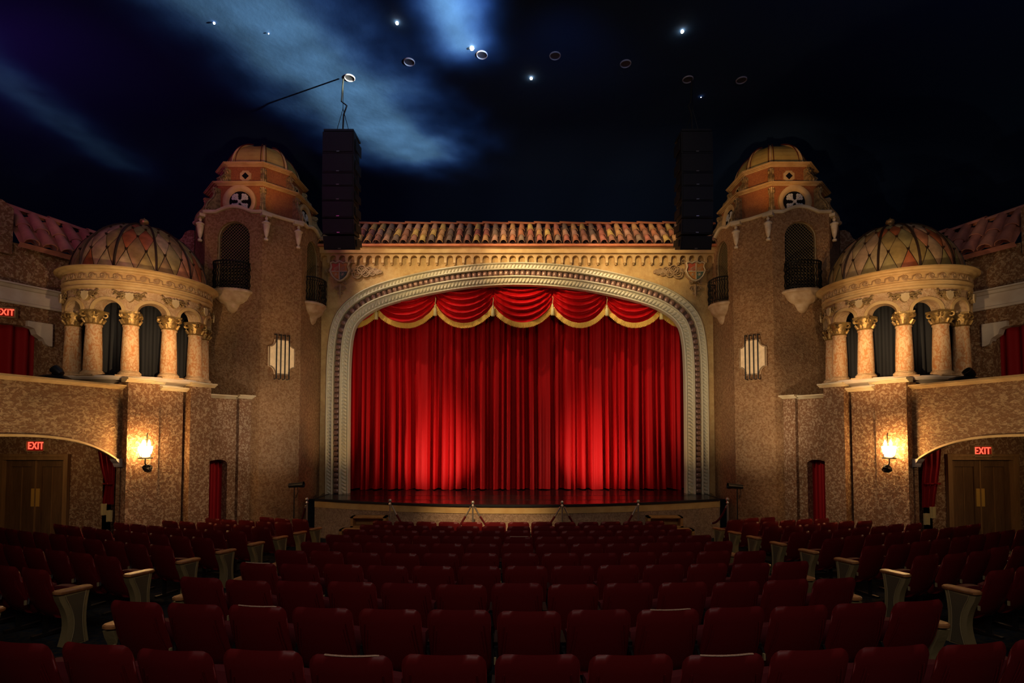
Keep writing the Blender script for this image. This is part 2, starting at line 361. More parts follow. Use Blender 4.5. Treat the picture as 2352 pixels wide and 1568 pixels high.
# ------------------------------------------------------------------ wall helpers
def frame(s, p, e, n):
    """s side sign; p start, e along, n room-side normal, all in (u, y); returns map (t, z, d) -> world, d goes into the wall"""
    def mp(t, z, d=0.0):
        u = p[0] + e[0] * t - n[0] * d; y = p[1] + e[1] * t - n[1] * d
        return (s * u, y, z + E)
    return mp
def unit(a): l = math.hypot(*a); return (a[0] / l, a[1] / l)
def const(z): return lambda t: z
def wall_open(mb, mp, t0, t1, zb, ztop, a, b, zs, arch, depth, n=28, ns=8, back=False):
    def cols(x0, x1, k): return [x0 + (x1 - x0) * i / k for i in range(k + 1)]
    def strip(xs, lo, hi, d=0):
        P = []; 
        for x in xs: P += [mp(x, lo(x), d), mp(x, hi(x), d)]
        mb.add(P, [(2 * i, 2 * i + 2, 2 * i + 3, 2 * i + 1) for i in range(len(xs) - 1)])
    zbf = const(zb)
    for d in ([0, depth] if back else [0]):
        if a > t0: strip(cols(t0, a, ns), zbf, ztop, d)
        if b < t1: strip(cols(b, t1, ns), zbf, ztop, d)
        xs = [a + (b - a) * (1 - math.cos(math.pi * i / n)) / 2 for i in range(n + 1)]
        if zs > zb: strip(xs, zbf, const(zs), d)
        strip(xs, arch, ztop, d)
    # reveal
    ring = [(a, zs)] + [(x, arch(x)) for x in xs] + [(b, zs)]
    P = [];
    for x, z in ring: P += [mp(x, z, 0), mp(x, z, depth)]
    m = len(ring)
    mb.add(P, [(2 * i, 2 * i + 1, 2 * i + 3, 2 * i + 2) for i in range(m - 1)])
    if zs > zb: mb.add([mp(a, zs, 0), mp(b, zs, 0), mp(b, zs, depth), mp(a, zs, depth)], [(0, 1, 2, 3)])
    # outer edges
    for t in (t0, t1): mb.add([mp(t, zb, 0), mp(t, zb, depth), mp(t, ztop(t), depth), mp(t, ztop(t), 0)], [(0, 1, 2, 3)])
    xs = cols(t0, t1, 24)
    P = []
    for x in xs: P += [mp(x, ztop(x), 0), mp(x, ztop(x), depth)]
    mb.add(P, [(2 * i, 2 * i + 1, 2 * i + 3, 2 * i + 2) for i in range(24)])
def slab(mb, mp, t0, t1, z0, z1, d0, d1):
    mb.hexa([mp(t0, z0, d0), mp(t1, z0, d0), mp(t1, z0, d1), mp(t0, z0, d1), mp(t0, z1, d0), mp(t1, z1, d0), mp(t1, z1, d1), mp(t0, z1, d1)])
def rail(mb, mp, ts, zf, prof):
    """sweep a cross-section prof [(d, dz)] along the wall frame over ts at heights zf"""
    n = len(prof); P = [mp(t, zf(t) + dz, d) for t in ts for d, dz in prof]; k = len(ts)
    fs = [(i * n + j, (i + 1) * n + j, (i + 1) * n + (j + 1) % n, i * n + (j + 1) % n) for i in range(k - 1) for j in range(n)]
    fs += [list(range(n)), [(k - 1) * n + j for j in range(n)][::-1]]
    mb.add(P, fs)
def lin(a, b, k): return [a + (b - a) * i / k for i in range(k + 1)]
CORN = [(.12, 0), (-.03, 0), (-.04, .02), (-.07, .03), (-.08, .05), (-.12, .06), (-.12, .095), (.12, .095)]   # small cornice
def round_arch(a, b, zsp, rise=None):
    c = (a + b) / 2; r = (b - a) / 2; h = rise or r
    return lambda t: zsp + h * math.sqrt(max(0, 1 - ((t - c) / r) ** 2))

def floor_z(x, y):
    return -(1.834 + .102 * min(max(y, -4), 13.5)) + .022 * max(0, abs(x) - 5.0) * (1 if y > 0 else 0)

# ------------------------------------------------------------------ floor, vault, outer walls
mb = MB()
mb.grid(lambda u, v: W3(-15 + 30 * u, -4 + 24 * v, floor_z(-15 + 30 * u, -4 + 24 * v)), 60, 48)
struct(mb.build('floor', M_carpet, smooth=60), 'dark patterned carpet on the sloping auditorium floor', 'floor')
def vault(x, y):
    z = 9.15
    ax = abs(x)
    if ax > 8: z -= 6.5 * (1 - math.sqrt(max(0, 1 - min(1, (ax - 8) / 8) ** 2)))
    if y > 14.5: z -= 6.0 * (1 - math.sqrt(max(0, 1 - min(1, (y - 14.5) / 7.5) ** 2)))
    return z
mb = MB()
mb.grid(lambda u, v: W3(-16 + 32 * u, -5 + 27 * (1 - (1 - v) ** 1.3), vault(-16 + 32 * u, -5 + 27 * (1 - (1 - v) ** 1.3))), 90, 70)
struct(mb.build('ceiling', M_ceil, smooth=60), 'midnight blue plaster vault painted as a night sky', 'ceiling')
mb = MB(); mb.box(W3(0, 22.1, 1), (33, .2, 12)); struct(mb.build('wall_back_stage', M_void), 'dark wall closing the stage house behind the roof line', 'wall')
mb = MB(); mb.box(W3(0, -5.1, 3), (33, .2, 14)); struct(mb.build('wall_rear', M_void), 'dark rear wall of the auditorium', 'wall')
for s, nm in ((-1, 'left'), (1, 'right')):
    mb = MB(); mb.box(W3(s * 16.1, 8.5, 1), (.2, 27.4, 12)); struct(mb.build('wall_outer_' + nm, M_void), 'dark outer wall far %s beyond the balcony' % nm, 'wall')

# ------------------------------------------------------------------ proscenium path
YP = 15.8
pxp = [(802, 1128), (802.5, 1000), (803.5, 900), (805, 835), (809, 785), (818, 750), (840, 726), (880, 704.5), (950, 684), (1030, 668), (1105, 659), (1188, 655.5)]
half = [(XP(a, b, YP), ZP(b, YP)) for a, b in pxp]
half[0] = (half[0][0], -2.08)
ctrl = half + [(-x, z) for x, z in half[-2::-1]]
def catmull(P, k=12):
    out = []
    for i in range(len(P) - 1):
        p0 = P[max(i - 1, 0)]; p1 = P[i]; p2 = P[i + 1]; p3 = P[min(i + 2, len(P) - 1)]
        for j in range(k):
            t = j / k
            out.append(tuple(.5 * ((2 * p1[a]) + (-p0[a] + p2[a]) * t + (2 * p0[a] - 5 * p1[a] + 4 * p2[a] - p3[a]) * t * t + (-p0[a] + 3 * p1[a] - 3 * p2[a] + p3[a]) * t ** 3) for a in range(len(p1))))
    out.append(tuple(P[-1])); return out
fine = catmull(ctrl, 20)
cum = [0]
for a, b in zip(fine, fine[1:]): cum.append(cum[-1] + math.dist(a, b))
LP = cum[-1]
def along(s_):
    s_ = min(max(s_, 0), LP); lo, hi = 0, len(cum) - 1
    while hi - lo > 1:
        m = (lo + hi) // 2
        if cum[m] <= s_: lo = m
        else: hi = m
    f = (s_ - cum[lo]) / max(1e-9, cum[hi] - cum[lo])
    return (fine[lo][0] + (fine[hi][0] - fine[lo][0]) * f, fine[lo][1] + (fine[hi][1] - fine[lo][1]) * f)
def pt(s_):
    p = along(s_); a = along(s_ - .12); b = along(s_ + .12); t = unit((b[0] - a[0], b[1] - a[1])); return p, t, (-t[1], t[0])
def offp(s_, o):
    p, t, n = pt(s_); return (p[0] + n[0] * o, p[1] + n[1] * o)
# outer line for the wall hole
NS = 160
outl = [offp(LP * i / NS, .60) for i in range(NS + 1)]
XO = -outl[0][0]
def arch_p(x):
    ax = -min(abs(x), XO)
    best = None
    for i in range(NS // 2):
        if outl[i][0] <= ax <= outl[i + 1][0] or (outl[i + 1][0] >= ax and outl[i][0] >= ax and best is None):
            a, b = outl[i], outl[i + 1]
            if b[0] - a[0] < 1e-6: continue
            f = (ax - a[0]) / (b[0] - a[0]); best = a[1] + (b[1] - a[1]) * max(0, min(1, f)); 
            if outl[i][0] <= ax <= outl[i + 1][0]: return best
    return outl[NS // 2][1]
# robust monotone table
tab = {}
def arch_q(x):
    ax = abs(x)
    if ax >= XO - .01: return 1.6
    zs_ = [z for (xx, z) in outl if xx < 0 and abs(-xx - ax) < .12 and z > 1.2]
    pts_ = [(abs(-xx - ax), xx, z) for (xx, z) in outl if xx <= 0 and z > 1.2]
    pts_.sort(); a, b = pts_[0], pts_[1]
    if abs(a[1] - b[1]) < 1e-6: return max(a[2], b[2])
    f = (-ax - a[1]) / (b[1] - a[1]); f = max(-.5, min(1.5, f)); return a[2] + (b[2] - a[2]) * f
ZWT = ZP(572, YP)                     # top of the proscenium wall
mpP = lambda t, z, d=0: (t, YP + d, z + E)
mb = MB(); wall_open(mb, mpP, -6.35, 6.35, -3.4, const(ZWT), -XO, XO, -3.4, arch_q, .12, n=120)
wall_front = struct(mb.build('wall_front', M_arch), 'golden stucco proscenium wall around the stage opening', 'wall')
# stage house masking behind the opening
mb = MB()
mb.box(W3(0, 19.5, 1.4), (14, .1, 7)); mb.box(W3(-6.9, 17.8, 1.4), (.1, 3.4, 7)); mb.box(W3(6.9, 17.8, 1.4), (.1, 3.4, 7)); mb.box(W3(0, 17.9, 5.0), (14, 3.4, .1))
struct(mb.build('wall_stage', M_void), 'black stage house walls behind the curtain', 'wall')

# ------------------------------------------------------------------ proscenium frame
fr = thing('proscenium_frame', 'cream rope moulded frame with brown beads arching around the stage', 'frame', loc=(0, YP, E))
def to_frame(x, z, y): return (x, y - YP, z)
def band(prof, m, nm, sm=None):
    mb = MB(); P = []; n = len(prof); k = NS + 1
    for i in range(k):
        for o, y in prof:
            q = offp(LP * i / NS, o); P.append((q[0], y, q[1]))
    fs = [(i * n + j, (i + 1) * n + j, (i + 1) * n + (j + 1) % n, i * n + (j + 1) % n) for i in range(k - 1) for j in range(n)]
    fs += [list(range(n)), [(k - 1) * n + j for j in range(n)][::-1]]
    mb.add(P, fs); return mb.build(nm, m, fr, smooth=sm)
band([(-.0, .12), (-.0, -.02), (.01, -.07), (.05, -.08), (.07, -.03), (.07, .12)], M_rope, 'inner_lip', 35)
band([(.07, .1), (.07, -.06), (.23, -.12), (.23, .1)], M_rope, 'inner_rope_bed')
band([(.23, .1), (.23, -.17), (.245, -.19), (.265, -.19), (.28, -.17), (.28, .1)], M_rope, 'inner_ridge', 35)
band([(.28, .1), (.28, -.08), (.46, -.08), (.46, .1)], M_beadbg, 'bead_bed')
band([(.46, .1), (.46, -.21), (.475, -.23), (.49, -.23), (.505, -.21), (.505, .1)], M_rope, 'outer_ridge', 35)
band([(.505, .1), (.505, -.13), (.64, -.17), (.64, .1)], M_rope, 'outer_rope_bed')
band([(.64, .1), (.64, -.21), (.66, -.23), (.69, -.20), (.72, -.10), (.74, .0), (.74, .1)], M_rope, 'outer_edge', 35)
def capsule(lx, ly, lz, n=8, p=.8):
    mb = MB(); prof = [(0.001, -1), (.7, -.9), (1, -.6), (1, .6), (.7, .9), (.001, 1)]
    mb.lathe(prof, n=n, cap=False)
    mb.v = [(x * lx / 2, y * ly / 2, z * lz / 2) for x, y, z in mb.v]; return mb
# strand: long along local z
strand = capsule(.102, .075, .215).mesh('rope_strand', M_rope, 180)
bead = capsule(.158, .11, .185, 12).mesh('bead', M_bead, 180)
def place_on(me, nm, s_, o, y, tilt=0, sc=1):
    p, t, n = pt(s_); x, z = p[0] + n[0] * o, p[1] + n[1] * o
    N = Vector((n[0], 0, n[1])); Tt = Vector((t[0], 0, t[1]))
    N2 = (N * math.cos(tilt) + Tt * math.sin(tilt)).normalized(); T2 = (Tt * math.cos(tilt) - N * math.sin(tilt)).normalized(); Yv = N2.cross(T2)
    M = Matrix(((T2.x, Yv.x, N2.x, x), (T2.y, Yv.y, N2.y, y), (T2.z, Yv.z, N2.z, z), (0, 0, 0, 1)))
    return link(nm, me, fr, M @ Matrix.Diagonal((sc, 1, sc, 1)))
k_ = int(LP / .112)
for i in range(k_):
    s_ = (i + .5) * LP / k_
    place_on(strand, 'rope_strand', s_, .15, -.085, R(34), .92)
k2 = int((LP + .5) / .110)
for i in range(k2):
    s_ = (i + .5) * LP / k2
    place_on(strand, 'outer_rope_strand', s_, .575, -.145, R(34), .84)
k3 = int(LP / .165)
for i in range(k3):
    place_on(bead, 'bead', (i + .5) * LP / k3, .37, -.10)

# ------------------------------------------------------------------ cornice, corbel arches, tiled roof over the stage
ZC = ZP(581, 15.6)
cor = thing('corbel_cornice', 'cream cornice with a row of small scalloped corbel arches above the stage arch', 'cornice', loc=(0, 15.8, E))
mb = MB(); h_ = ZWT - ZC
mb.box((0, -.11, ZC + h_ / 2), (12.6, .22, h_)); mb.box((0, -.14, ZWT - .02), (12.6, .30, .05))
mb.build('cornice_band', M_corn, cor)
PI_ = 12.5 / 44
mb = MB(); hw_ = PI_ / 2; rr_ = hw_ * .72; n_ = 10; zc_ = -.05 - rr_
top = 0.0
for d in (0, .14):
    pass
arcp = [(-rr_ * math.cos(math.pi * i / n_), zc_ + rr_ * math.sin(math.pi * i / n_)) for i in range(n_ + 1)]
poly_l = []
# front, back, soffit
P = []
for x, z in arcp: P += [(x, -.13, z), (x, -.13, top), (x, .0, z), (x, .0, top)]
fs = []
for i in range(n_):
    a = 4 * i; b = a + 4
    fs += [(a, b, b + 1, a + 1), (a + 2, a + 3, b + 3, b + 2), (a, a + 2, b + 2, b)]
mb.add(P, fs)
for sg in (-1, 1):
    x0, x1 = sg * rr_, sg * hw_
    mb.hexa([(min(x0, x1), -.13, zc_ - .07), (max(x0, x1), -.13, zc_ - .07), (max(x0, x1), 0, zc_ - .07), (min(x0, x1), 0, zc_ - .07), (min(x0, x1), -.13, top), (max(x0, x1), -.13, top), (max(x0, x1), 0, top), (min(x0, x1), 0, top)])
mb.box((hw_, -.07, zc_ - .10), (.075, .13, .07)); mb.box((hw_, -.05, zc_ - .15), (.045, .08, .05))
corb = mb.mesh('corbel_arch', M_corn)
for i in range(44): link('corbel_arch', corb, cor, Matrix.Translation((-6.25 + PI_ * (i + .5), 0, ZC)))

def tile_mesh(L, r0, r1, m, th=.018, n=8):
    mb = MB(); P = []
    for (y, r, zz) in ((0, r0, .02), (L * .5, (r0 * .42 + r1 * .58), .012), (L, r1, 0)):
        for q in (r, r - th):
            for i in range(n + 1):
                a = math.pi * i / n; P.append((q * math.cos(a), y, q * math.sin(a) * .95 + zz))
    w_ = n + 1; fs = []
    for k in range(2):
        o = k * 2 * w_
        for i in range(n):
            fs.append((o + i, o + i + 1, o + 2 * w_ + i + 1, o + 2 * w_ + i)); fs.append((o + w_ + i, o + 3 * w_ + i, o + 3 * w_ + i + 1, o + w_ + i + 1))
    for i in range(n):
        fs.append((i, w_ + i, w_ + i + 1, i + 1)); fs.append((4 * w_ + i, 4 * w_ + i + 1, 5 * w_ + i + 1, 5 * w_ + i))
    mb.add(P, fs); return mb.mesh('barrel_tile', m, 50)
def tiled_roof(root, O, X, B, width, pitch, courses, slope, r, m_t, m_p, m_r, jit=.012, ridge_len=.85, ridge_gap=.0):
    """O eave start, X unit along eave, B vector from eave to ridge (all local to root)"""
    X = Vector(X).normalized(); O = Vector(O); B = Vector(B); Ls = B.length; Yv = B.normalized(); Z = X.cross(Yv)
    if Z.z < 0: Z = -Z
    step = Ls / courses
    tm = tile_mesh(step * 1.14, r * 1.12, r * .78, m_t)
    nt = int(width / pitch + .5)
    mb = MB()
    def gp(u, v):
        a = u * width; return O + X * a + Yv * (v * Ls) + Z * (-.02 - .04 * math.cos(2 * math.pi * a / pitch))
    mb.grid(gp, nt * 4, 1)
    mb.add([O - Z * .03, O + X * width - Z * .03, O + X * width - Z * .16, O - Z * .16], [(0, 1, 2, 3)])
    mb.build('pan_tiles', m_p, root, 60)
    for i in range(nt):
        for c in range(courses):
            p = O + X * ((i + .5) * pitch + rnd.uniform(-jit, jit)) + Yv * (c * step - .05) + Z * (.012 * (courses - c) * 0 + .01)
            a = rnd.uniform(-.03, .03); Xr = (X * math.cos(a) + Yv * math.sin(a)); Yr = (Yv * math.cos(a) - X * math.sin(a)) + Z * .05; Yr.normalize(); Zr = Xr.cross(Yr)
            if Zr.dot(Z) < 0: Zr = -Zr
            link('barrel_tile', tm, root, Matrix(((Xr.x, Yr.x, Zr.x, p.x), (Xr.y, Yr.y, Zr.y, p.y), (Xr.z, Yr.z, Zr.z, p.z), (0, 0, 0, 1))))
    rm = tile_mesh(ridge_len * 1.04, .115, .095, m_r, .02, 8)
    k = int(width / ridge_len + .6); Zu = Vector((0, 0, 1)); Yc = Zu.cross(X).normalized()
    for i in range(k):
        p = O + B + X * (i * ridge_len) + Zu * .03
        link('ridge_tile', rm, root, Matrix(((Yc.x, X.x, Zu.x, p.x), (Yc.y, X.y, Zu.y, p.y), (Yc.z, X.z, Zu.z, p.z), (0, 0, 0, 1))))
roof = thing('tiled_roof', 'mottled clay barrel tile roof running above the stage arch', 'roof', loc=(0, 15.6, E + ZWT))
zr = ZP(519, 16.35) - ZWT
tiled_roof(roof, (-6.25, -.12, .09), (1, 0, 0), (0, .87, zr - .09), 12.5, PI_, 3, 0, .098, M_tile, M_pan, M_ridge)
mb = MB(); mb.box((0, -.06, .0), (12.5, .26, .07)); mb.build('eave_board', M_ridge, roof)

# ------------------------------------------------------------------ coats of arms on the proscenium wall
def sculpt_ring(mb, c, r, th=.018, n=14, a0=0, a1=360, y=0):
    pts = [(c[0] + r * math.cos(R(a0 + (a1 - a0) * i / n)), y, c[1] + r * math.sin(R(a0 + (a1 - a0) * i / n))) for i in range(n if abs(a1 - a0) >= 360 else n + 1)]
    mb.tube(pts, th, 5, closed=abs(a1 - a0) >= 360)
def spiral(mb, c, r, th, turns=1.5, sgn=1, a0=0, y=0, n=16):
    mb.tube([(c[0] + sgn * r * (1 - .8 * i / n) * math.cos(a0 + 2 * math.pi * turns * i / n), y - .01 * i / n, c[1] + r * (1 - .8 * i / n) * math.sin(a0 + 2 * math.pi * turns * i / n)) for i in range(n + 1)], [th * (1 - .4 * i / n) for i in range(n + 1)], 5)
shield_out = [(-.5, .46), (-.34, .5), (-.22, .44), (0, .56), (.22, .44), (.34, .5), (.5, .46), (.44, .26), (.52, .05), (.40, -.22), (.2, -.42), (0, -.5), (-.2, -.42), (-.40, -.22), (-.52, .05), (-.44, .26)]
def half_clip(poly, ax, sgn, v=0.0):
    out = []
    for i in range(len(poly)):
        a = poly[i]; b = poly[(i + 1) % len(poly)]
        ia = sgn * (a[ax] - v) >= 0; ib = sgn * (b[ax] - v) >= 0
        if ia: out.append(a)
        if ia != ib:
            f = (v - a[ax]) / (b[ax] - a[ax]); out.append((a[0] + (b[0] - a[0]) * f, a[1] + (b[1] - a[1]) * f))
    return out
for s in (-1, 1):
    cx = XP(783 if s < 0 else 1595, 625, YP); cz = ZP(626, YP)
    ca = thing('coat_of_arms', 'quartered coat of arms in scrolled plaster, %s corner above the stage arch' % ('left' if s < 0 else 'right'), 'crest', 'coats of arms beside the stage arch', loc=(cx, YP, cz + E))
    mb = MB(); mb.prism([(x * .78, z * .78) for x, z in shield_out], lambda a, b, d: (a, -d, b), 0, .10); mb.build('shield_back', M_relief, ca)
    for (sx, sz, m) in ((-1, 1, M_crest_r), (1, 1, M_crest_o), (-1, -1, M_crest_o), (1, -1, M_crest_g)):
        q = half_clip(half_clip([(x * .56, z * .58) for x, z in shield_out], 0, sx, sx * .018), 1, sz, sz * .018)
        mb = MB(); mb.prism(q, lambda a, b, d: (a, -d, b), .10, .14); o = mb.build('shield_quarter', m, ca)
        mb = MB(); cq = (sx * .12, sz * .11)
        if sz > 0:
            for k in (-1, 0, 1): mb.tube([(cq[0] - .08, -.145, cq[1] - .05 + k * .045), (cq[0] + .08, -.145, cq[1] + .03 + k * .045)], .009, 5)
        else:
            for k in range(6): mb.tube([(cq[0], -.145, cq[1]), (cq[0] + .07 * math.cos(k), -.15, cq[1] + .07 * math.sin(k * 1.05))], .011, 5)
        mb.build('charge', M_trim, o)
    mb = MB(); mb.box((0, -.13, .0), (.036, .05, .58)); mb.box((0, -.13, .0), (.56, .05, .036)); mb.build('cross', M_trim, ca)
    mb = MB(); mb.tube([(x * .66, -.12, z * .68) for x, z in shield_out], .035, 6, closed=True); mb.build('border', M_trim, ca, 60)
    mb = MB()
    for k, (x, z) in enumerate(shield_out[::1]):
        if k % 2 == 0: spiral(mb, (x * .84, z * .84), .085, .024, 1.3, 1 if x < 0 else -1, k, -.06)
    mb.build('scrollwork', M_relief, ca, 60)
    mb = MB(); dr = -s
    xx = .50; rads = [.17, .15, .13, .115, .10, .085, .07, .055, .045]
    for k, r_ in enumerate(rads):
        zz = .02 + (.09 if k % 2 else -.07) * (1 - k / 9)
        sculpt_ring(mb, (dr * (xx + r_ * .6), zz), r_, .02 + .012 * (1 - k / 9), 14, y=-.04); sculpt_ring(mb, (dr * (xx + r_ * .6), zz), r_ * .55, .016, 10, y=-.05)
        if k % 2 == 0: sculpt_ring(mb, (dr * (xx + r_ * .9), -zz + .03), r_ * .8, .018, 12, y=-.04)
        xx += r_ * 1.05
    mb.build('garland', M_relief, ca, 60)
    ca.scale = (.88, 1, .88)
    mb = MB()
    for sg in (-1, 1):
        spiral(mb, (sg * .10, -.60), .10, .026, 1.4, sg, 0, -.05); spiral(mb, (sg * .06, -.76), .06, .018, 1.3, sg, 2, -.05)
    mb.tube([(0, -.06, -.46), (0, -.07, -.7), (0, -.05, -.95)], [.05, .035, .012], 6); mb.build('pendant', M_relief, ca, 60)

# ------------------------------------------------------------------ stage
ZS = -2.08
Ra = 15.8
def apron(x): return 13.5 + Ra - math.sqrt(Ra * Ra - x * x)
st = thing('stage', 'glossy black stage floor with curved pine fascia and stucco skirt', 'stage', loc=(0, 15, E))
xs_ = lin(-5.85, 5.85, 36)
edge = [(x, apron(x) - 15) for x in xs_]
mb = MB()
P = []
for (x, y) in edge: P += [(x, y, ZS), (x * 1.17, 4.4, ZS)]
mb.add(P, [(2 * i, 2 * i + 2, 2 * i + 3, 2 * i + 1) for i in range(36)]); mb.build('deck', M_deck, st)
def edge_band(z0, z1, out, m, nm, th=.06):
    mb = MB(); P = []
    for (x, y) in edge: P += [(x, y - out, z1), (x, y - out, z0), (x, y - out + th, z0), (x, y - out + th, z1)]
    fs = [(4 * i + j, 4 * i + 4 + j, 4 * i + 4 + (j + 1) % 4, 4 * i + (j + 1) % 4) for i in range(36) for j in range(4)]
    fs += [(0, 1, 2, 3), (147, 146, 145, 144)]
    mb.add(P, fs)
    for x in (xs_[0], xs_[-1]):
        sg = 1 if x > 0 else -1
        mb.hexa([(x - .03 * sg, edge[0][1] - out, z0), (x + .03 * sg, edge[0][1] - out, z0), (x + .03 * sg, .8, z0), (x - .03 * sg, .8, z0), (x - .03 * sg, edge[0][1] - out, z1), (x + .03 * sg, edge[0][1] - out, z1), (x + .03 * sg, .8, z1), (x - .03 * sg, .8, z1)])
    return mb.build(nm, m, st)
edge_band(ZS - .05, ZS + .004, .07, M_lip, 'nosing', .09)
edge_band(ZS - .24, ZS - .05, .02, M_pine, 'fascia')
edge_band(-3.3, ZS - .24, .0, M_skirt, 'skirt')
mb = MB()
for k, yy in ((0, 14.35), (1, 15.25)): mb.box((0, yy - 15, ZS + .002), (10.8, .018, .003))
mb.build('deck_seam', M_std, st)
mb = MB()
for s in (-1, 1): mb.box((s * 6.02, -.15, -2.75), (.28, .06, 1.25))
mb.build('dark_gap_panel', M_blackc, st)['kind'] = 'stuff'  # black boxes added to stand for the dark gap beside the stage
for s in (-1, 1):
    ux = UP(852, 1190, 13.9) if s < 0 else UP(1522, 1190, 13.9); x = s * ux; y = apron(x) - .30
    stp = thing('stage_step_box', 'open orange pine step boxes against the stage skirt on the %s' % ('left' if s < 0 else 'right'), 'steps', 'step boxes by the stage', loc=(x, y, E + floor_z(x, y)))
    a = -s * math.asin(x / Ra) * 0
    def obox(mb, c, w, d, h, t=.035):
        x0, y0, z0 = c
        mb.box((x0, y0, z0 + h - t / 2), (w, d, t)); mb.box((x0, y0, z0 + t / 2), (w, d, t))
        mb.box((x0 - w / 2 + t, y0, z0 + h / 2), (2 * t, d, h)); mb.box((x0 + w / 2 - t, y0, z0 + h / 2), (2 * t, d, h))
        mb.box((x0, y0 + d / 2 - .01, z0 + h / 2), (w, .02, h))
    mb = MB(); obox(mb, (-s * .0, .05, .50), .95, .3, .28); mb.box((0, .05, .25), (.93, .28, .5)); mb.build('upper_box', M_ply, stp)
    mb = MB(); obox(mb, (s * .12, -.26, .22), 1.1, .3, .28); mb.box((s * .12, -.26, .11), (1.08, .28, .22)); mb.build('lower_box', M_ply, stp)

# ------------------------------------------------------------------ main curtain
YCt = 16.62
def folds(x):
    v = .30 * math.sin(2 * math.pi * x / .83 + 1.3 * math.sin(x * 1.1)) + .48 * math.sin(2 * math.pi * x / .26 + 2.4 * math.sin(x * 1.3 + 1)) + .34 * math.sin(2 * math.pi * x / .43 + 1.7 * math.sin(x * .7)) - .05
    v = math.tanh(v * 1.9)
    return v
for s in (-1, 1):
    mb = MB()
    x0, x1 = (-6.3, .03) if s < 0 else (-.03, 6.3)
    def fn(u, v):
        x = x0 + (x1 - x0) * u; z = ZS + .02 + (7.3) * v
        fq = folds(x + .04 * v * math.sin(x * 3)); a = (.08 if fq > 0 else .30) * (1 - .35 * v) * fq
        a += .025 * math.sin(x * 31 + 2 * math.sin(x * 5)) * (1 - .5 * v)
        return (x + .03 * math.cos(x * 11), YCt - a + (.05 if s > 0 else 0), z + E + .015 * math.sin(x * 9) * (1 if v < .01 else 0))
    mb.grid(fn, 760, 10)
    o = mb.build('stage_curtain', M_vel, smooth=180)
    tag(o, 'deep red velvet stage curtain half on the %s of the centre seam' % ('left' if s < 0 else 'right'), 'curtain', 'stage curtain halves')

# ------------------------------------------------------------------ swag valance
YV = 16.22
vx = [XP(p, 700, YV) for p in (738, 869, 1002, 1133, 1268, 1391, 1514, 1645)]
val = thing('swag_valance', 'row of scalloped red satin swags with gold fringe under the stage arch', 'valance', loc=(0, YV, E))
zb_ = ZP(744, YV)
zj = [ZP(p, YV) for p in (722, 706, 698, 699, 697, 698, 706, 722)]
for i in range(7):
    xa, xb = vx[i], vx[i + 1]; za, zb2 = zj[i], zj[i + 1]; ztop = 4.9
    def low(u):
        c = 2 * u - 1; base = za + (zb2 - za) * u
        return base + (zb_ - base) * (1 - abs(c) ** 2.1) ** .85
    ph = rnd.uniform(0, 1); nf = 6.2
    def sfn(u, v):
        c = 2 * u - 1; x = xa + (xb - xa) * u
        zt = ztop - .25 * (1 - c * c)
        z = zt + (low(u) - zt) * v
        env = (1 - abs(c) ** 3)
        q = (v * nf + ph + .25 * c) % 1.0
        saw = (q / .80 if q < .80 else (1 - q) / .20)
        side = .035 * math.sin(abs(c) * 26 + v * 3) * (abs(c) ** 1.5)
        y = -.13 * env - .25 * saw * env ** .7 * min(1, v * 3 + .2) - side
        return (x + .0 * c, y * (.35 if i in (0, 6) else 1), z - .03 * saw * env)
    mb = MB(); mb.grid(sfn, 40, 78); sw = mb.build('swag', M_swag, val, 180)
    mb = MB()
    def ffn(u, v):
        c = 2 * u - 1; p = sfn(u, 1.0); env = (1 - abs(c) ** 3)
        dz = low(min(1, u + .01)) - low(max(0, u - .01)); dx = (xb - xa) * .02; L = math.hypot(dz, dx); nx, nz = dz / L, -dx / L
        k = .17 * v + (.012 * math.sin(u * 300) if v > .9 else 0)
        rib = .010 * math.cos(u * 2 * math.pi * 62) * (.4 + v)
        return (p[0] + nx * k * .8, p[1] - .02 - rib, p[2] + nz * k)
    mb.grid(ffn, 250, 3); mb.build('fringe', M_fringe, sw, 180)
for i in range(1, 7):
    mb = MB(); mb.lathe([(.008, 0), (.012, -.10), (.035, -.12), (.04, -.16), (.028, -.19), (.03, -.21), (.05, -.24), (.062, -.44), (.05, -.46), (.001, -.46)][::-1], n=10)
    o = link('tassel', mb.mesh('tassel', M_tass, 40), val, Matrix.Translation((vx[i], -.22, zj[i] + .02)))
    mb = MB(); mb.tube([(0, 0, .16), (.02, 0, .08), (0, 0, -.02)], .010, 5); link('cord', mb.mesh('cord', M_tass), o)

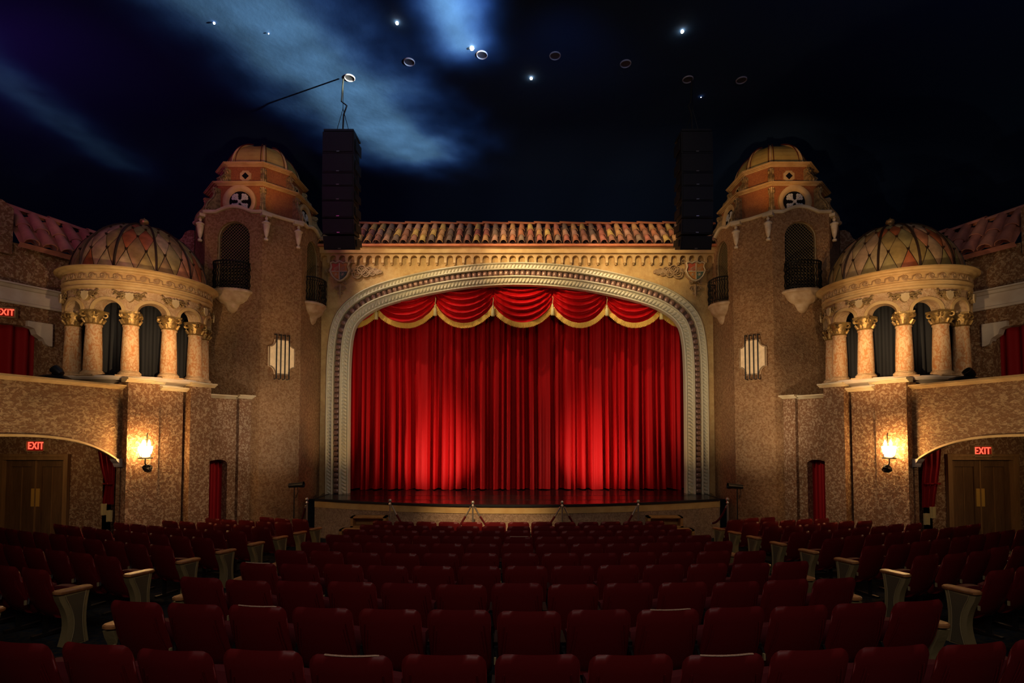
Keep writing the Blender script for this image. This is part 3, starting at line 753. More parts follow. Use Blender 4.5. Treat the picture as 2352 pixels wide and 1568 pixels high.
# ------------------------------------------------------------------ towers
UC, YC_, HW, CC = 7.765, 15.085, 1.545, .785
def octv(hw, c): return [(-hw, c), (-hw, -c), (-c, -hw), (c, -hw), (hw, -c), (hw, c), (c, hw), (-c, hw)]
def urn_mesh():
    mb = MB()
    mb.lathe([(.001, -.36), (.05, -.35), (.06, -.31), (.025, -.27), (.03, -.24), (.05, -.20), (.075, -.05), (.09, .06), (.085, .09), (.11, .11), (.11, .14), (.05, .18), (.025, .21), (.045, .25), (.03, .29), (.012, .34), (.001, .36)], n=14)
    return mb.mesh('wall_urn', M_urn, 35)
URN = urn_mesh()
def console_mesh(h, d, wd=.13):
    mb = MB(); pts = []
    for i in range(17):
        f = i / 16; z = -h / 2 + h * f
        o = d * (.95 - .55 * f + .22 * math.sin(2 * math.pi * f))
        pts.append((o, z))
    poly = [(-.05, -h / 2)] + pts + [(-.05, h / 2)]
    mb.prism(poly, lambda a, b, dd: (a, dd, b), -wd / 2, wd / 2)
    for sg in (-1, 1):
        for (cx, cz, r) in ((pts[2][0] - .06, -h / 2 + .10, .10), (pts[14][0] - .02, h / 2 - .09, .075)):
            n = 14; mb.tube([(cx + r * (1 - .75 * i / n) * math.cos(5 * math.pi * i / n / 1.6), sg * wd / 2, cz + r * (1 - .75 * i / n) * math.sin(5 * math.pi * i / n / 1.6)) for i in range(n + 1)], .022, 5)
    mb.tube([(p[0] + .015, 0, p[1]) for p in pts], .03, 6)
    return mb.mesh('scroll_console', M_goldm, 40)
CON1 = console_mesh(.80, .30); CON2 = console_mesh(.46, .20, .12)
def lattice(mp, a, b, zs, zsp, d, pitch=.088, w=.012):
    arch = round_arch(a, b, zsp); mb = MB()
    c = (a + b) / 2; L = zsp + (b - a) / 2 - zs + (b - a)
    for sg in (-1, 1):
        k = int(L / pitch) + 2
        for i in range(-int((b - a) / pitch) - 2, k + 8):
            seg = []
            for j in range(61):
                t = a + (b - a) * j / 60; z = zs + i * pitch + sg * (t - a)
                if zs <= z <= arch(t): seg.append((t, z))
            if len(seg) > 2:
                (ta, za), (tb, zb3) = seg[0], seg[-1]; dd = d + (0 if sg > 0 else .012)
                mb.hexa([mp(ta, za - w / 2, dd), mp(tb, zb3 - w / 2, dd), mp(tb, zb3 - w / 2, dd + .012), mp(ta, za - w / 2, dd + .012), mp(ta, za + w / 2, dd), mp(tb, zb3 + w / 2, dd), mp(tb, zb3 + w / 2, dd + .012), mp(ta, za + w / 2, dd + .012)])
    ring = [(a, zs)] + [(c - (c - a) * math.cos(math.pi * i / 20), zsp + (c - a) * math.sin(math.pi * i / 20)) for i in range(21)] + [(b, zs)]
    mb.tube([mp(t, z, d - .02) for t, z in ring], .022, 6)
    return mb
def local(root, mb):
    mw = Matrix.Translation(root.location) @ Matrix.Rotation(root.rotation_euler.z, 4, 'Z'); return mb.xform(mw.inverted())
def sconce_plate(root, mp, tc, zc, wd, ht):
    """four vertical iron bars over a notched alabaster plate"""
    a, b = wd / 2, ht / 2; n = 6; r = wd * .24
    poly = []
    for (sx, sz) in ((1, 1), (-1, 1), (-1, -1), (1, -1)):
        arc = [(sx * a - sx * r * math.sin(math.pi / 2 * i / n), sz * b - sz * r * 1.3 * math.cos(math.pi / 2 * i / n)) for i in range(n + 1)]
        poly += arc if sx * sz > 0 else arc[::-1]
    mb = MB(); mb.prism(poly, lambda p, q, d: mp(tc + p, zc + q, -d), 0, .09); local(root, mb).build('glass_plate', M_alab, root)
    mb = MB(); mb.tube([mp(tc + p, zc + q, -.10) for p, q in poly], .022, 5, closed=True)
    local(root, mb).build('plate_rim', M_relief, root)
    mb = MB(); mb.prism([(p * .72, q * .80) for p, q in poly], lambda p, q, d: mp(tc + p, zc + q, -d), .09, .115); local(root, mb).build('inner_plate', M_alab, root)
    for k in range(4):
        x = (k - 1.5) * wd * .165; hb = ht / 2 * 1.28
        mb = MB(); mb.tube([mp(tc + x, zc - hb, -.01), mp(tc + x, zc - hb, -.16), mp(tc + x, zc + hb, -.16), mp(tc + x, zc + hb, -.01)], .018, 6)
        local(root, mb).build('bar', M_black, root)

for s in (-1, 1):
    side = 'left' if s < 0 else 'right'
    tw = thing('corner_tower', 'brown stucco octagonal corner tower with a domed rust red lantern, %s of the stage' % side, 'tower', 'corner towers', loc=(s * UC, YC_, E))
    V = octv(HW, CC)
    def ofr(V, i, z0=0):
        a, b = V[i], V[(i + 1) % 8]; e = unit((b[0] - a[0], b[1] - a[1])); L = math.dist(a, b)
        n = (e[1], -e[0])
        if n[0] * (a[0] + b[0]) + n[1] * (a[1] + b[1]) < 0: n = (-n[0], -n[1])
        def mp(t, z, d=0.0): return (s * (a[0] + e[0] * t - n[0] * d), a[1] + e[1] * t - n[1] * d, z)
        return mp, L
    ZT = ZP(489, 13.54)
    zsill, zspr = ZP(668, 13.54), ZP(508, 13.54) - .44
    body = MB()
    for i in range(8):
        mp, L = ofr(V, i)
        if i in (0, 2, 4):
            zt = lambda t, L=L: ZT + .15 * max(0, math.cos((t - L / 2) / (L * .62) * math.pi / 1.0)) * (1 if abs(t - L / 2) < L * .31 else 0) + (0)
            a, b = L / 2 - .44, L / 2 + .44
            wall_open(body, mp, 0, L, -3.6, zt, a, b, zsill, round_arch(a, b, zspr), .18)
        elif i in (1, 3):
            zt = lambda t, L=L: ZT - .03 + .05 * math.cos(4 * math.pi * t / L) * .6
            slab(body, mp, 0, L, -3.6, ZT - .02, 0, .15)
        else: slab(body, mp, 0, L, -3.6, ZT, 0, .15)
    body.add([(s * x * .99, y * .99, ZT - .12) for x, y in V], [tuple(range(8))])
    body.build('shaft', M_tower, tw)
    # coping
    mb = MB()
    for i in range(8):
        mp, L = ofr(V, i)
        if i in (0, 2, 4): zf = lambda t, L=L: ZT + .15 * max(0, math.cos((t - L / 2) / (L * .62) * math.pi)) * (1 if abs(t - L / 2) < L * .31 else 0)
        elif i in (1, 3): zf = lambda t, L=L: ZT - .03 * math.sin(math.pi * t / L)
        else: zf = const(ZT)
        rail(mb, mp, lin(-.03, L + .03, 20), zf, [(.14, -.02), (-.05, -.02), (-.075, .01), (-.075, .05), (-.04, .075), (.14, .075)])
    mb.build('coping', M_trim, tw)
    for i in (0, 2):
        mp, L = ofr(V, i); a, b = L / 2 - .44, L / 2 + .44
        nm = 'facing the seats' if i == 2 else 'facing the stage'
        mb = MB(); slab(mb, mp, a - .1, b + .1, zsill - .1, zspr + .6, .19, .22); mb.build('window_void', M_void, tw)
        o = lattice(mp, a, b, zsill, zspr, .10).build('window_lattice', M_latt, tw)
        # balconet: bowed iron rail on a corbel
        c = L / 2; n = 18; hr = (ZP(607, 13.54) - zsill)
        def bow(f, g=0, r=.47): ang = math.pi * f; return (c - (r + g) * math.cos(ang), -(.34 + g * .7) * math.sin(ang) ** .8 - .02)
        mb = MB()
        for zz, th in ((zsill + .06, .014), (zsill + hr, .022), (zsill + hr - .09, .012)):
            mb.tube([mp(bow(k / n)[0], zz, bow(k / n)[1]) for k in range(n + 1)], th, 5)
        nb = 17
        for k in range(nb + 1):
            t, d = bow(k / nb)
            zz = [zsill + .05 + (hr - .05) * j / 8 for j in range(9)]
            mb.tube([mp(t + .016 * math.cos(j * 2.4), z, d + .016 * math.sin(j * 2.4)) for j, z in enumerate(zz)], .013, 4)
        mb.build('balconet_rail', M_iron, tw, 60)
        mb = MB(); P = []; prof = [(.52, .04), (.55, 0), (.54, -.04), (.48, -.07), (.45, -.13), (.40, -.22), (.30, -.30), (.22, -.33), (.20, -.36), (.18, -.40), (.13, -.50), (.06, -.56), (.001, -.57)]
        m_ = 18
        for r, z in prof:
            for k in range(m_ + 1):
                ang = math.pi * k / m_; P.append(mp(c - r * math.cos(ang), zsill + z - .04, -r * .72 * math.sin(ang) + .01))
        w_ = m_ + 1
        mb.add(P, [(j * w_ + k, j * w_ + k + 1, (j + 1) * w_ + k + 1, (j + 1) * w_ + k) for j in range(len(prof) - 1) for k in range(m_)] + [tuple(range(w_))])
        mb.build('balconet_corbel', M_bowl, tw, 40)
    for i in (1, 3):
        mp, L = ofr(V, i)
        for t in ((.14, L - .07) if i == 1 else (.14,)):
            p = mp(t, ZT - .42, -.09); link('wall_urn', URN, tw, Matrix.Translation(p))
            mb = MB(); slab(mb, mp, t - .13, t + .13, ZT - .10, ZT - .02, -.14, .02); mb.build('urn_niche', M_trim, tw)
    # lantern
    hw1, c1 = 1.25, .63; V1 = octv(hw1, c1); z1a = ZT - .12; z1b = ZP(427, 13.83); z1c = ZP(418, 13.75)
    hw2, c2 = .99, .50; V2 = octv(hw2, c2); z2b = ZP(384, 14.1); z2c = ZP(373, 14.0)
    for (VV, za, zb3, nm) in ((V1, z1a, z1b, 'lower_lantern'), (V2, z1c - .02, z2b, 'upper_lantern')):
        mb = MB()
        for i in range(8):
            mp, L = ofr(VV, i); slab(mb, mp, 0, L, za, zb3, 0, .05)
        mb.build(nm, M_rust, tw)
    for (hw, c, z0, z1, nm) in ((hw1, c1, z1b, z1c, 'lower_cornice'), (hw2, c2, z2b, z2c, 'upper_cornice')):
        h = z1 - z0; mb = MB()
        for (g, a, b) in ((.03, 0, .35), (.07, .3, .55), (.12, .5, .85), (.15, .8, 1.0)):
            Vg = [(x * (hw + g) / hw, y * (hw + g) / hw) for x, y in octv(hw, c)]
            mb.add([(s * x, y, z0 + h * a) for x, y in Vg] + [(s * x, y, z0 + h * b) for x, y in Vg], [tuple(range(8)), tuple(range(8, 16))] + [(k, (k + 1) % 8, 8 + (k + 1) % 8, 8 + k) for k in range(8)])
        mb.build(nm, M_corn, tw)
    # consoles at the corners
    for (VV, zc, me, hw) in ((V1, (z1a + z1b) / 2 + .0, CON1, hw1), (V2, (z1c + z2b) / 2, CON2, hw2)):
        for (x, y) in VV[:6] + VV[6:]:
            a = math.atan2(y, s * x); h = .62 if me is CON1 else 1
            link('scroll_console', me, tw, Matrix.Translation((s * x, y, zc + (.02 if me is CON1 else 0))) @ Matrix.Rotation(a, 4, 'Z'))
    # round windows and small framed openings
    for i in (0, 2, 4):
        mp, L = ofr(V1, i); c = L / 2; zc = ZP(464, 13.83); rO = .46
        def ring(r0, r1, d0, d1, mtl, nm, n=32, par=tw):
            mb = MB(); P = []
            for k in range(n):
                a = 2 * math.pi * k / n
                for r, d in ((r1, d0), (r1, d1 * .8), ((r0 + r1) / 2 + .02, d1), (r0 + .04, d1 * .7), (r0, d0 * .5)): P.append(mp(c + r * math.cos(a), zc + r * math.sin(a), -d))
            mb.add(P, [(5 * k + j, 5 * ((k + 1) % n) + j, 5 * ((k + 1) % n) + j + 1, 5 * k + j + 1) for k in range(n) for j in range(4)])
            return mb.build(nm, mtl, par, 50)
        orr = ring(.30, rO, 0, .09, M_corn, 'oculus_ring')
        mb = MB(); mb.prism([(c + .30 * math.cos(2 * math.pi * k / 28), zc + .30 * math.sin(2 * math.pi * k / 28)) for k in range(28)], lambda a, b, d: mp(a, b, d), -.02, .03); mb.build('oculus_pane', M_void, orr)
        mb = MB()
        for q in range(4):
            a = math.pi / 4 + q * math.pi / 2
            for rr, da, w in ((.10, 0, .032), (.15, .22, .035), (.15, -.22, .035), (.21, .36, .04), (.21, -.36, .04), (.24, .12, .035), (.24, -.12, .035)):
                px_, pz_ = c + rr * math.cos(a + da), zc + rr * math.sin(a + da)
                mb.prism([(px_ + w * math.cos(2 * math.pi * k / 8), pz_ + w * math.sin(2 * math.pi * k / 8)) for k in range(8)], lambda a_, b_, d: mp(a_, b_, -d), .02, .04)
            mb.tube([mp(c + .05 * math.cos(a), zc + .05 * math.sin(a), -.035), mp(c + .22 * math.cos(a), zc + .22 * math.sin(a), -.035)], .022, 5)
        mb.prism([(c + .045 * math.cos(2 * math.pi * k / 12), zc + .045 * math.sin(2 * math.pi * k / 12)) for k in range(12)], lambda a_, b_, d: mp(a_, b_, -d), .02, .06)
        mb.build('oculus_tracery', M_grey, orr)
        mp, L = ofr(V2, i); c = L / 2; zc = (z1c + z2b) / 2 + .03
        poly = [(c + .155 * x, zc + .155 * z) for x, z in ((-.55, 1), (.55, 1), (.7, .7), (1, .55), (1, -.55), (.7, -.7), (.55, -1), (-.55, -1), (-.7, -.7), (-1, -.55), (-1, .55), (-.7, .7))]
        mb = MB(); mb.prism(poly, lambda a, b, d: mp(a, b, -d), 0, .035); fo = mb.build('quatrefoil_frame', M_corn, tw)
        mb = MB(); mb.prism([(c, zc + .10), (c + .10, zc), (c, zc - .10), (c - .10, zc)], lambda a, b, d: mp(a, b, -d), .03, .045); mb.build('quatrefoil_opening', M_void, fo)
    # octagonal dome
    hd, cd = .90, .455; Vd = octv(hd, cd); H = .92
    mb = MB(); rows = 9; P = []
    for j in range(rows + 1):
        a = math.pi / 2 * j / rows; k = math.cos(a) ** .8; z = z2c + H * math.sin(a)
        for x, y in Vd: P.append((s * x * k, y * k, z))
    mb.add(P, [(8 * j + i, 8 * j + (i + 1) % 8, 8 * j + 8 + (i + 1) % 8, 8 * j + 8 + i) for j in range(rows) for i in range(8)])
    mb.build('lantern_dome', M_dome, tw)
    for i, (x, y) in enumerate(Vd):
        mb = MB(); mb.tube([(s * x * math.cos(a) ** .8 * 1.01, y * math.cos(a) ** .8 * 1.01, z2c + H * math.sin(a)) for a in [math.pi / 2 * k / 12 * .97 for k in range(13)]], .032, 6); rb = mb.build('dome_rib', M_corn, tw, 60)
        nx, ny = Vd[(i + 1) % 8]; mb = MB()
        for f in (.10, .90):
            bx, by = x + (nx - x) * f, y + (ny - y) * f
            mb.tube([(s * bx * math.cos(a) ** .8 * 1.008, by * math.cos(a) ** .8 * 1.008, z2c + .06 + H * math.sin(a)) for a in [math.pi / 2 * k / 10 * .8 for k in range(11)]], .011, 4)
        p0 = (x + (nx - x) * .10, y + (ny - y) * .10); p1 = (x + (nx - x) * .90, y + (ny - y) * .90)
        mb.tube([(s * p0[0] * 1.012, p0[1] * 1.012, z2c + .06), (s * p1[0] * 1.012, p1[1] * 1.012, z2c + .06)], .014, 4)
        mb.build('dome_border', M_redline, rb)
    # notched plate sconce on the chamfer face
    mp, L = ofr(V, 1)
    mpw = lambda t, z, d=0: (tw.location.x + mp(t, z, d)[0], tw.location.y + mp(t, z, d)[1], z + E)
    pm = mpw(L / 2, 0, 0)
    sc = thing('plate_sconce', 'glowing notched plate sconce crossed by four black bars on the %s tower' % side, 'wall light', 'plate sconces', loc=pm)
    ym = 13.92; zt_, zb4 = ZP(781, ym), ZP(860, ym)
    sconce_plate(sc, mpw, L / 2, (zt_ + zb4) / 2, .68, zt_ - zb4)

# ------------------------------------------------------------------ round pavilions
D_ = 15.2
for s in (-1, 1):
    side = 'left' if s < 0 else 'right'
    th0 = R(37.06); cx, cy = s * D_ * math.sin(th0), D_ * math.cos(th0)
    pv = thing('domed_pavilion', 'round colonnaded pavilion with a diamond panelled dome above the %s side wall' % side, 'pavilion', 'domed pavilions', loc=(cx, cy, E))
    yf = cy - 1.45
    zB = ZP(862, 11.0) - .02; zShaft = ZP(749, 11.0); zCap = ZP(717, 11.0); zArchTop = ZP(692, 10.9); zFr0 = ZP(664, 10.85); zW0 = ZP(645, 10.82); zW1 = ZP(627, 10.8); zRim = ZP(609, 10.62)
    rC = 1.26; base_a = math.atan2(-cy, -cx)            # angle from the pavilion centre toward the camera
    def ang(phi): return base_a - s * R(phi) * -1 if False else base_a + (-R(phi) if s < 0 else R(phi)) * -1
    # phi>0 means to the right on the left-hand pavilion (toward the stage)
    def pol(phi, r, z):
        a = base_a + (R(phi) if s < 0 else -R(phi)); return (r * math.cos(a), r * math.sin(a), z)
    mb = MB(); mb.lathe([(1.12, zB - .30), (1.14, zB - .15), (1.30, zB - .11), (1.42, zB - .09), (1.46, zB - .05), (1.44, zB), (.2, zB)], n=72); mb.build('base_ledge', M_white, pv, 30)
    col_phi = [-8.6 + 32.727 * k for k in range(11)]
    H1 = zShaft - zB; HC = zCap - zShaft
    ms = MB(); ms.lathe([(.165, .10), (.168, .2), (.160, H1 * .5), (.142, H1 - .03), (.155, H1 - .03), (.155, H1), (.14, H1)], n=22); shaft = ms.mesh('shaft', M_shaft, 40)
    ms = MB(); ms.lathe([(.21, 0), (.21, .035), (.215, .05), (.205, .075), (.18, .085), (.185, .10), (.15, .12)], n=22); ms.box((0, 0, -.0), (.44, .44, .03)); basem = ms.mesh('column_base', M_pav, 40)
    ms = MB(); ms.lathe([(.14, 0), (.16, .02), (.14, .04), (.145, HC * .5), (.19, HC * .85), (.17, HC * .86)], n=16)
    ms.box((0, 0, HC * .93), (.36, .36, HC * .14))
    for q in range(8):
        a = q * math.pi / 4; ca_, sa_ = math.cos(a), math.sin(a)
        ms.tube([(.145 * ca_, .145 * sa_, .04), (.175 * ca_, .175 * sa_, HC * .30), (.205 * ca_, .205 * sa_, HC * .42), (.19 * ca_, .19 * sa_, HC * .34)], [.03, .03, .022, .012], 5)
    for q in range(4):
        a = math.pi / 4 + q * math.pi / 2; ca_, sa_ = math.cos(a), math.sin(a)
        for sg in (-1, 1):
            ms.tube([((.185 + .045 * math.cos(t)) * ca_ - sg * .03 * sa_, (.185 + .045 * math.cos(t)) * sa_ + sg * .03 * ca_, HC * .72 + .045 * math.sin(t)) for t in [k * .62 for k in range(11)]], .020, 5)
    capm = ms.mesh('capital', M_gold, 45)
    for phi in col_phi:
        p = pol(phi, rC, 0); a = math.atan2(p[1], p[0])
        c = link('column', shaft, pv, Matrix.Translation((p[0], p[1], zB)) @ Matrix.Rotation(a, 4, 'Z'))
        link('column_base', basem, c); link('capital', capm, c, Matrix.Translation((0, 0, H1)))
    # arcade drum
    mb = MB(); hb = 32.727 / 2; half_o = hb - 5.6   # half opening angle
    Ro, Ri = 1.42, 1.16
    rise = zArchTop - zCap
    for k in range(11):
        pc = col_phi[k] + hb
        fs_ = [-hb, -half_o] + [-half_o * math.cos(math.pi * i / 14) for i in range(1, 14)] + [half_o, hb]
        def zl(f): return zCap if abs(f) >= half_o else zCap + rise * math.sqrt(max(0, 1 - (f / half_o) ** 2))
        for r in (Ro, Ri):
            P = []
            for f in fs_: P += [pol(pc + f, r, zl(f)), pol(pc + f, r, zW0)]
            mb.add(P, [(2 * i, 2 * i + 2, 2 * i + 3, 2 * i + 1) for i in range(len(fs_) - 1)])
        P = []
        for f in fs_: P += [pol(pc + f, Ro, zl(f)), pol(pc + f, Ri, zl(f))]
        mb.add(P, [(2 * i, 2 * i + 2, 2 * i + 3, 2 * i + 1) for i in range(len(fs_) - 1)])
        P = []                                        # raised archivolt
    mb.build('arcade', M_pav, pv, 40)
    for k in range(11):
        pc = col_phi[k] + hb; mb = MB()
        fl = [-half_o * math.cos(math.pi * i / 16) for i in range(17)]
        P = []
        for f in fl:
            zz = zCap + rise * math.sqrt(max(0, 1 - (f / half_o) ** 2)); nz = math.sin(math.acos(max(-1, min(1, f / half_o)))); nx = f / half_o
            w_ = .065; P += [pol(pc + f, Ro, zz), pol(pc + f, Ro + .03, zz), pol(pc + f + nx * 2.6, Ro + .03, zz + w_ * nz), pol(pc + f + nx * 2.6, Ro, zz + w_ * nz)]
        mb.add(P, [(4 * i + j, 4 * i + 4 + j, 4 * i + 4 + (j + 1) % 4, 4 * i + (j + 1) % 4) for i in range(16) for j in range(4)])
        mb.build('archivolt', M_corn, pv, 40)
    # entablature and cornice
    mb = MB(); mb.lathe([(1.40, zFr0 - .02), (1.46, zFr0), (1.47, zFr0 + .05), (1.44, zFr0 + .06), (1.45, zFr0 + .11), (1.47, zFr0 + .12), (1.48, zW0 - .02), (1.44, zW0), (1.44, zW1), (1.47, zW1 + .01), (1.48, zW1 + .04), (1.53, zW1 + .06), (1.55, zW1 + .09), (1.60, zW1 + .11), (1.605, zRim - .02), (1.58, zRim), (1.36, zRim + .03)], n=88, cap=False); mb.build('cornice', M_corn, pv, 30)
    mb = MB(); hh = zW1 - zW0; n = 20
    mb.tube([(-.115 + .09 * f - .0, 0, -hh * .34 + hh * .15 * f) for f in (0, .5, 1)], .012, 4)
    mb.tube([(hh * .34 * (1 - .8 * i / n) * math.cos(-2.2 + 4.2 * math.pi * i / n * .8), -.004, hh * .34 * (1 - .8 * i / n) * math.sin(-2.2 + 4.2 * math.pi * i / n * .8)) for i in range(n + 1)], [.024 * (1 - .4 * i / n) for i in range(n + 1)], 5)
    mb.tube([(hh * .30 * math.cos(1.2), 0, hh * .36), (.11, 0, hh * .12), (.125, 0, -hh * .34)], [.016, .02, .012], 4)
    if s > 0: mb.v = [(-x, y, z) for x, y, z in mb.v]
    wv = mb.mesh('wave_scroll', M_relief, 60)  # brown colour stands in for shadow lines on a one-colour frieze
    for k in range(38):
        p = pol(360 * k / 38, 1.445, (zW0 + zW1) / 2); a = math.atan2(p[1], p[0])
        link('wave_scroll', wv, pv, Matrix.Translation(p) @ Matrix.Rotation(a + math.pi / 2, 4, 'Z'))
    # cartouches above the columns
    mb = MB(); mb.prism([(x * .17, z * .20) for x, z in shield_out], lambda a, b, d: (a, -d, b), -.02, .06)
    for sg in (-1, 1):
        for (x0, z0, L, dz) in ((.09, .07, .22, .055), (.09, .03, .20, .01), (.08, -.01, .14, -.03)):
            mb.tube([(sg * (x0 + L * f), -.03 - .015 * math.sin(f * 9), z0 + dz * f + .018 * math.sin(f * 10)) for f in [i / 7 for i in range(8)]], [.026, .022, .024, .018, .02, .014, .014, .006], 5)
        spiral(mb, (sg * .17, .05), .04, .014, 1.2, sg, 1, -.045, 8); spiral(mb, (sg * .25, .085), .03, .012, 1.2, sg, 1, -.04, 8)
    cart = mb.mesh('cartouche', M_goldm, 40)
    mb = MB(); mb.prism([(x * .155, z * .19) for x, z in shield_out], lambda a, b, d: (a, -d, b), .05, .085); cshield = mb.mesh('shield', M_trim)
    for phi in col_phi:
        p = pol(phi, 1.43, (zArchTop + zFr0) / 2 - .06); a = math.atan2(p[1], p[0])
        link('shield', cshield, link('cartouche', cart, pv, Matrix.Translation(p) @ Matrix.Rotation(a + math.pi / 2, 4, 'Z')))
    # dome: dark shell, diamond panels, ribs, finial
    RD = 1.34; HD = ZP(524, cy) - zRim
    def dm(phi, el, r=1.0): 
        k = math.cos(el); q = pol(phi, RD * r * k, 0); return (q[0], q[1], zRim + .01 + HD * r * math.sin(el))
    mb = MB(); P = []
    mb.grid(lambda u, v: dm(u * 360, v * math.pi / 2 * .999, .985), 66, 14, True); mb.build('dome_shell', M_lead, pv, 180)
    rib0 = col_phi[0] + hb + 2.6; tiers = [0, 20, 37, 51.5, 63, 72, 79]
    meshes = {}
    for k in range(22):
        for j in range(-1, len(tiers) - 2):
            odd = (j % 2 != 0)
            e0 = tiers[j] if j >= 0 else 0; e1 = tiers[j + 1]; e2 = tiers[j + 2] if j >= 0 else tiers[1]
            if j < 0: e0, e1, e2 = 0, 0, tiers[1]
            cphi = rib0 + (k + (.5 if odd else 0)) * 360 / 22 + 360 / 44 * .0
            key = j
            hwid = 360 / 44 * .95
            if key not in meshes:
                mb = MB(); n = 5; P = []
                # rows from bottom tip to top tip
                rowsn = 8; W_ = 5
                for a in range(rowsn + 1):
                    f = a / rowsn
                    if j < 0: el = e0 + (e2 - e0) * f * .94; wdt = (1 - f)
                    else:
                        el = e0 + (e2 - e0) * (.03 + .94 * f); wdt = ((el - e0) / (e1 - e0)) if el < e1 else ((e2 - el) / (e2 - e1))
                    for b in range(W_):
                        ph = (b / (W_ - 1) * 2 - 1) * hwid * max(.01, wdt)
                        P.append(dm(rib0 + ph, R(el), 1.0 if not (b in (0, W_ - 1) or a in (0, rowsn)) else .993))
                mb.add(P, [(a * W_ + b, a * W_ + b + 1, (a + 1) * W_ + b + 1, (a + 1) * W_ + b) for a in range(rowsn) for b in range(W_ - 1)])
                # put geometry at angle zero
                me = mb.mesh('dome_panel', M_panel, 180); meshes[key] = me
            da = R(cphi - rib0) * (1 if s < 0 else -1)
            # child origin offset so that every panel gets its own colour: same mesh, rotated about the dome axis
            link('dome_panel', meshes[key], pv, Matrix.Rotation(da, 4, 'Z'))
    for k in range(11):
        ph = rib0 + 360 / 11 * k
        mb = MB(); mb.tube([dm(ph, R(e), 1.005) for e in lin(0, 86, 16)], .026, 5); mb.build('dome_rib', M_lead, pv, 60)
    mb = MB()
    for k in range(22):
        for j, e in enumerate(tiers[1:5]):
            odd = ((j) % 2 == 0); q = dm(rib0 + (k + (.5 if odd else 0)) * 360 / 22, R(e), 1.004)
            mb.box(q, (.035, .035, .035))
    mb.build('panel_studs', M_lead, pv)
    zt_ = zRim + HD + .05
    mb = MB(); mb.lathe([(.12, zt_ - .08), (.09, zt_ - .03), (.05, zt_ + .0), (.05, zt_ + .02), (.085, zt_ + .05), (.10, zt_ + .10), (.08, zt_ + .15), (.02, zt_ + .18), (.001, zt_ + .21)], n=16); mb.build('finial', M_gold, pv, 50)
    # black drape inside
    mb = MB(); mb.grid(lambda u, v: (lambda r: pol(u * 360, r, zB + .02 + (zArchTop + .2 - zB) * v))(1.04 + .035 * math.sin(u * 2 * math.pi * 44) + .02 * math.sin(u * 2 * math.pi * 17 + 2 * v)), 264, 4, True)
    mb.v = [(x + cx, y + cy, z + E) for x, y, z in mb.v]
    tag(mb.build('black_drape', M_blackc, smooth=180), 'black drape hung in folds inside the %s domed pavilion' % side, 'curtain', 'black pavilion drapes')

# ------------------------------------------------------------------ side walls
W0, We = (8.45, 10.8), unit((-1.14, 2.74)); Wn = (-We[1], We[0])     # Wn points to the room (smaller u)
if Wn[0] > 0: Wn = (-Wn[0], -Wn[1])
P0, Pe = (8.56, 10.8), unit((.094, -.9956)); Pn = (-.9956, -.094)
U0, Ue = (9.6, 15.0), unit((.375, -.927)); Un = (-.927, -.375)
def tW(px):
    r = (CX - px) / F; return (8.45 - 10.8 * r) / (.384 + .923 * r)
def sconce_lamp(s, p, side):
    """candle lantern bracket: glass cup with iron ring, hook and coiled arm"""
    L = thing('lantern_sconce', 'lit candle lantern on a black iron bracket on the %s wall pier' % side, 'wall light', 'lantern sconces', loc=p)
    mb = MB(); mb.lathe([(.07, -.02), (.09, 0), (.12, .10), (.135, .20), (.11, .21), (.10, .05)], n=12); mb.build('glass_cup', M_lampw, L, 50)
    for k in range(3):
        a = k * 2.1 + .4; mb = MB(); mb.lathe([(.018, 0), (.022, .05), (.022, .20), (.03, .24), (.022, .28), (.001, .33)], c=(.065 * math.cos(a), .065 * math.sin(a), .02), n=8); mb.build('candle_bulb', M_lampw, L, 50)
    mb = MB(); mb.tube([(.125 * math.cos(k * math.pi / 6), .125 * math.sin(k * math.pi / 6), -.05) for k in range(12)], .012, 5, closed=True)
    for k in range(4): a = k * math.pi / 2; mb.tube([(.125 * math.cos(a), .125 * math.sin(a), -.05), (.11 * math.cos(a), .11 * math.sin(a), .08)], .009, 4)
    mb.tube([(-.14, 0, -.05), (.14, 0, -.05)], .013, 5); mb.tube([(0, 0, -.05), (.0, 0, -.16), (-s * .03, .02, -.26)], .015, 5)
    mb.tube([(0, .04, .2), (0, .04, .47), (.015, .04, .5)], .009, 5)
    mb.build('iron_ring', M_iron, L, 60)
    mb = MB()
    for k in range(5): mb.tube([(-s * .03 + .10 * math.cos(t + k) * (1 - k * .1), .03 + .03 * math.sin(t * 2 + k), -.28 + .08 * math.sin(t + k * .6) * (1 - k * .12)) for t in [i * .7 for i in range(9)]], .013, 5, closed=True)
    mb.tube([(-s * .03, .02, -.26), (-s * .0, .14, -.25)], .02, 5); mb.build('bracket', M_iron, L, 60)
    return L
FONT = {}
def text_mesh(txt, size, ext=.006):
    cu = bpy.data.curves.new('lettering', 'FONT'); cu.body = txt; cu.size = size; cu.extrude = ext; cu.align_x = 'CENTER'; cu.align_y = 'CENTER'
    cu.space_character = 1.1; cu.offset = .004
    o = bpy.data.objects.new('tmp', cu); C.objects.link(o); dg = bpy.context.evaluated_depsgraph_get(); me = bpy.data.meshes.new_from_object(o.evaluated_get(dg)); bpy.data.objects.remove(o)
    me.name = 'letters'; return me
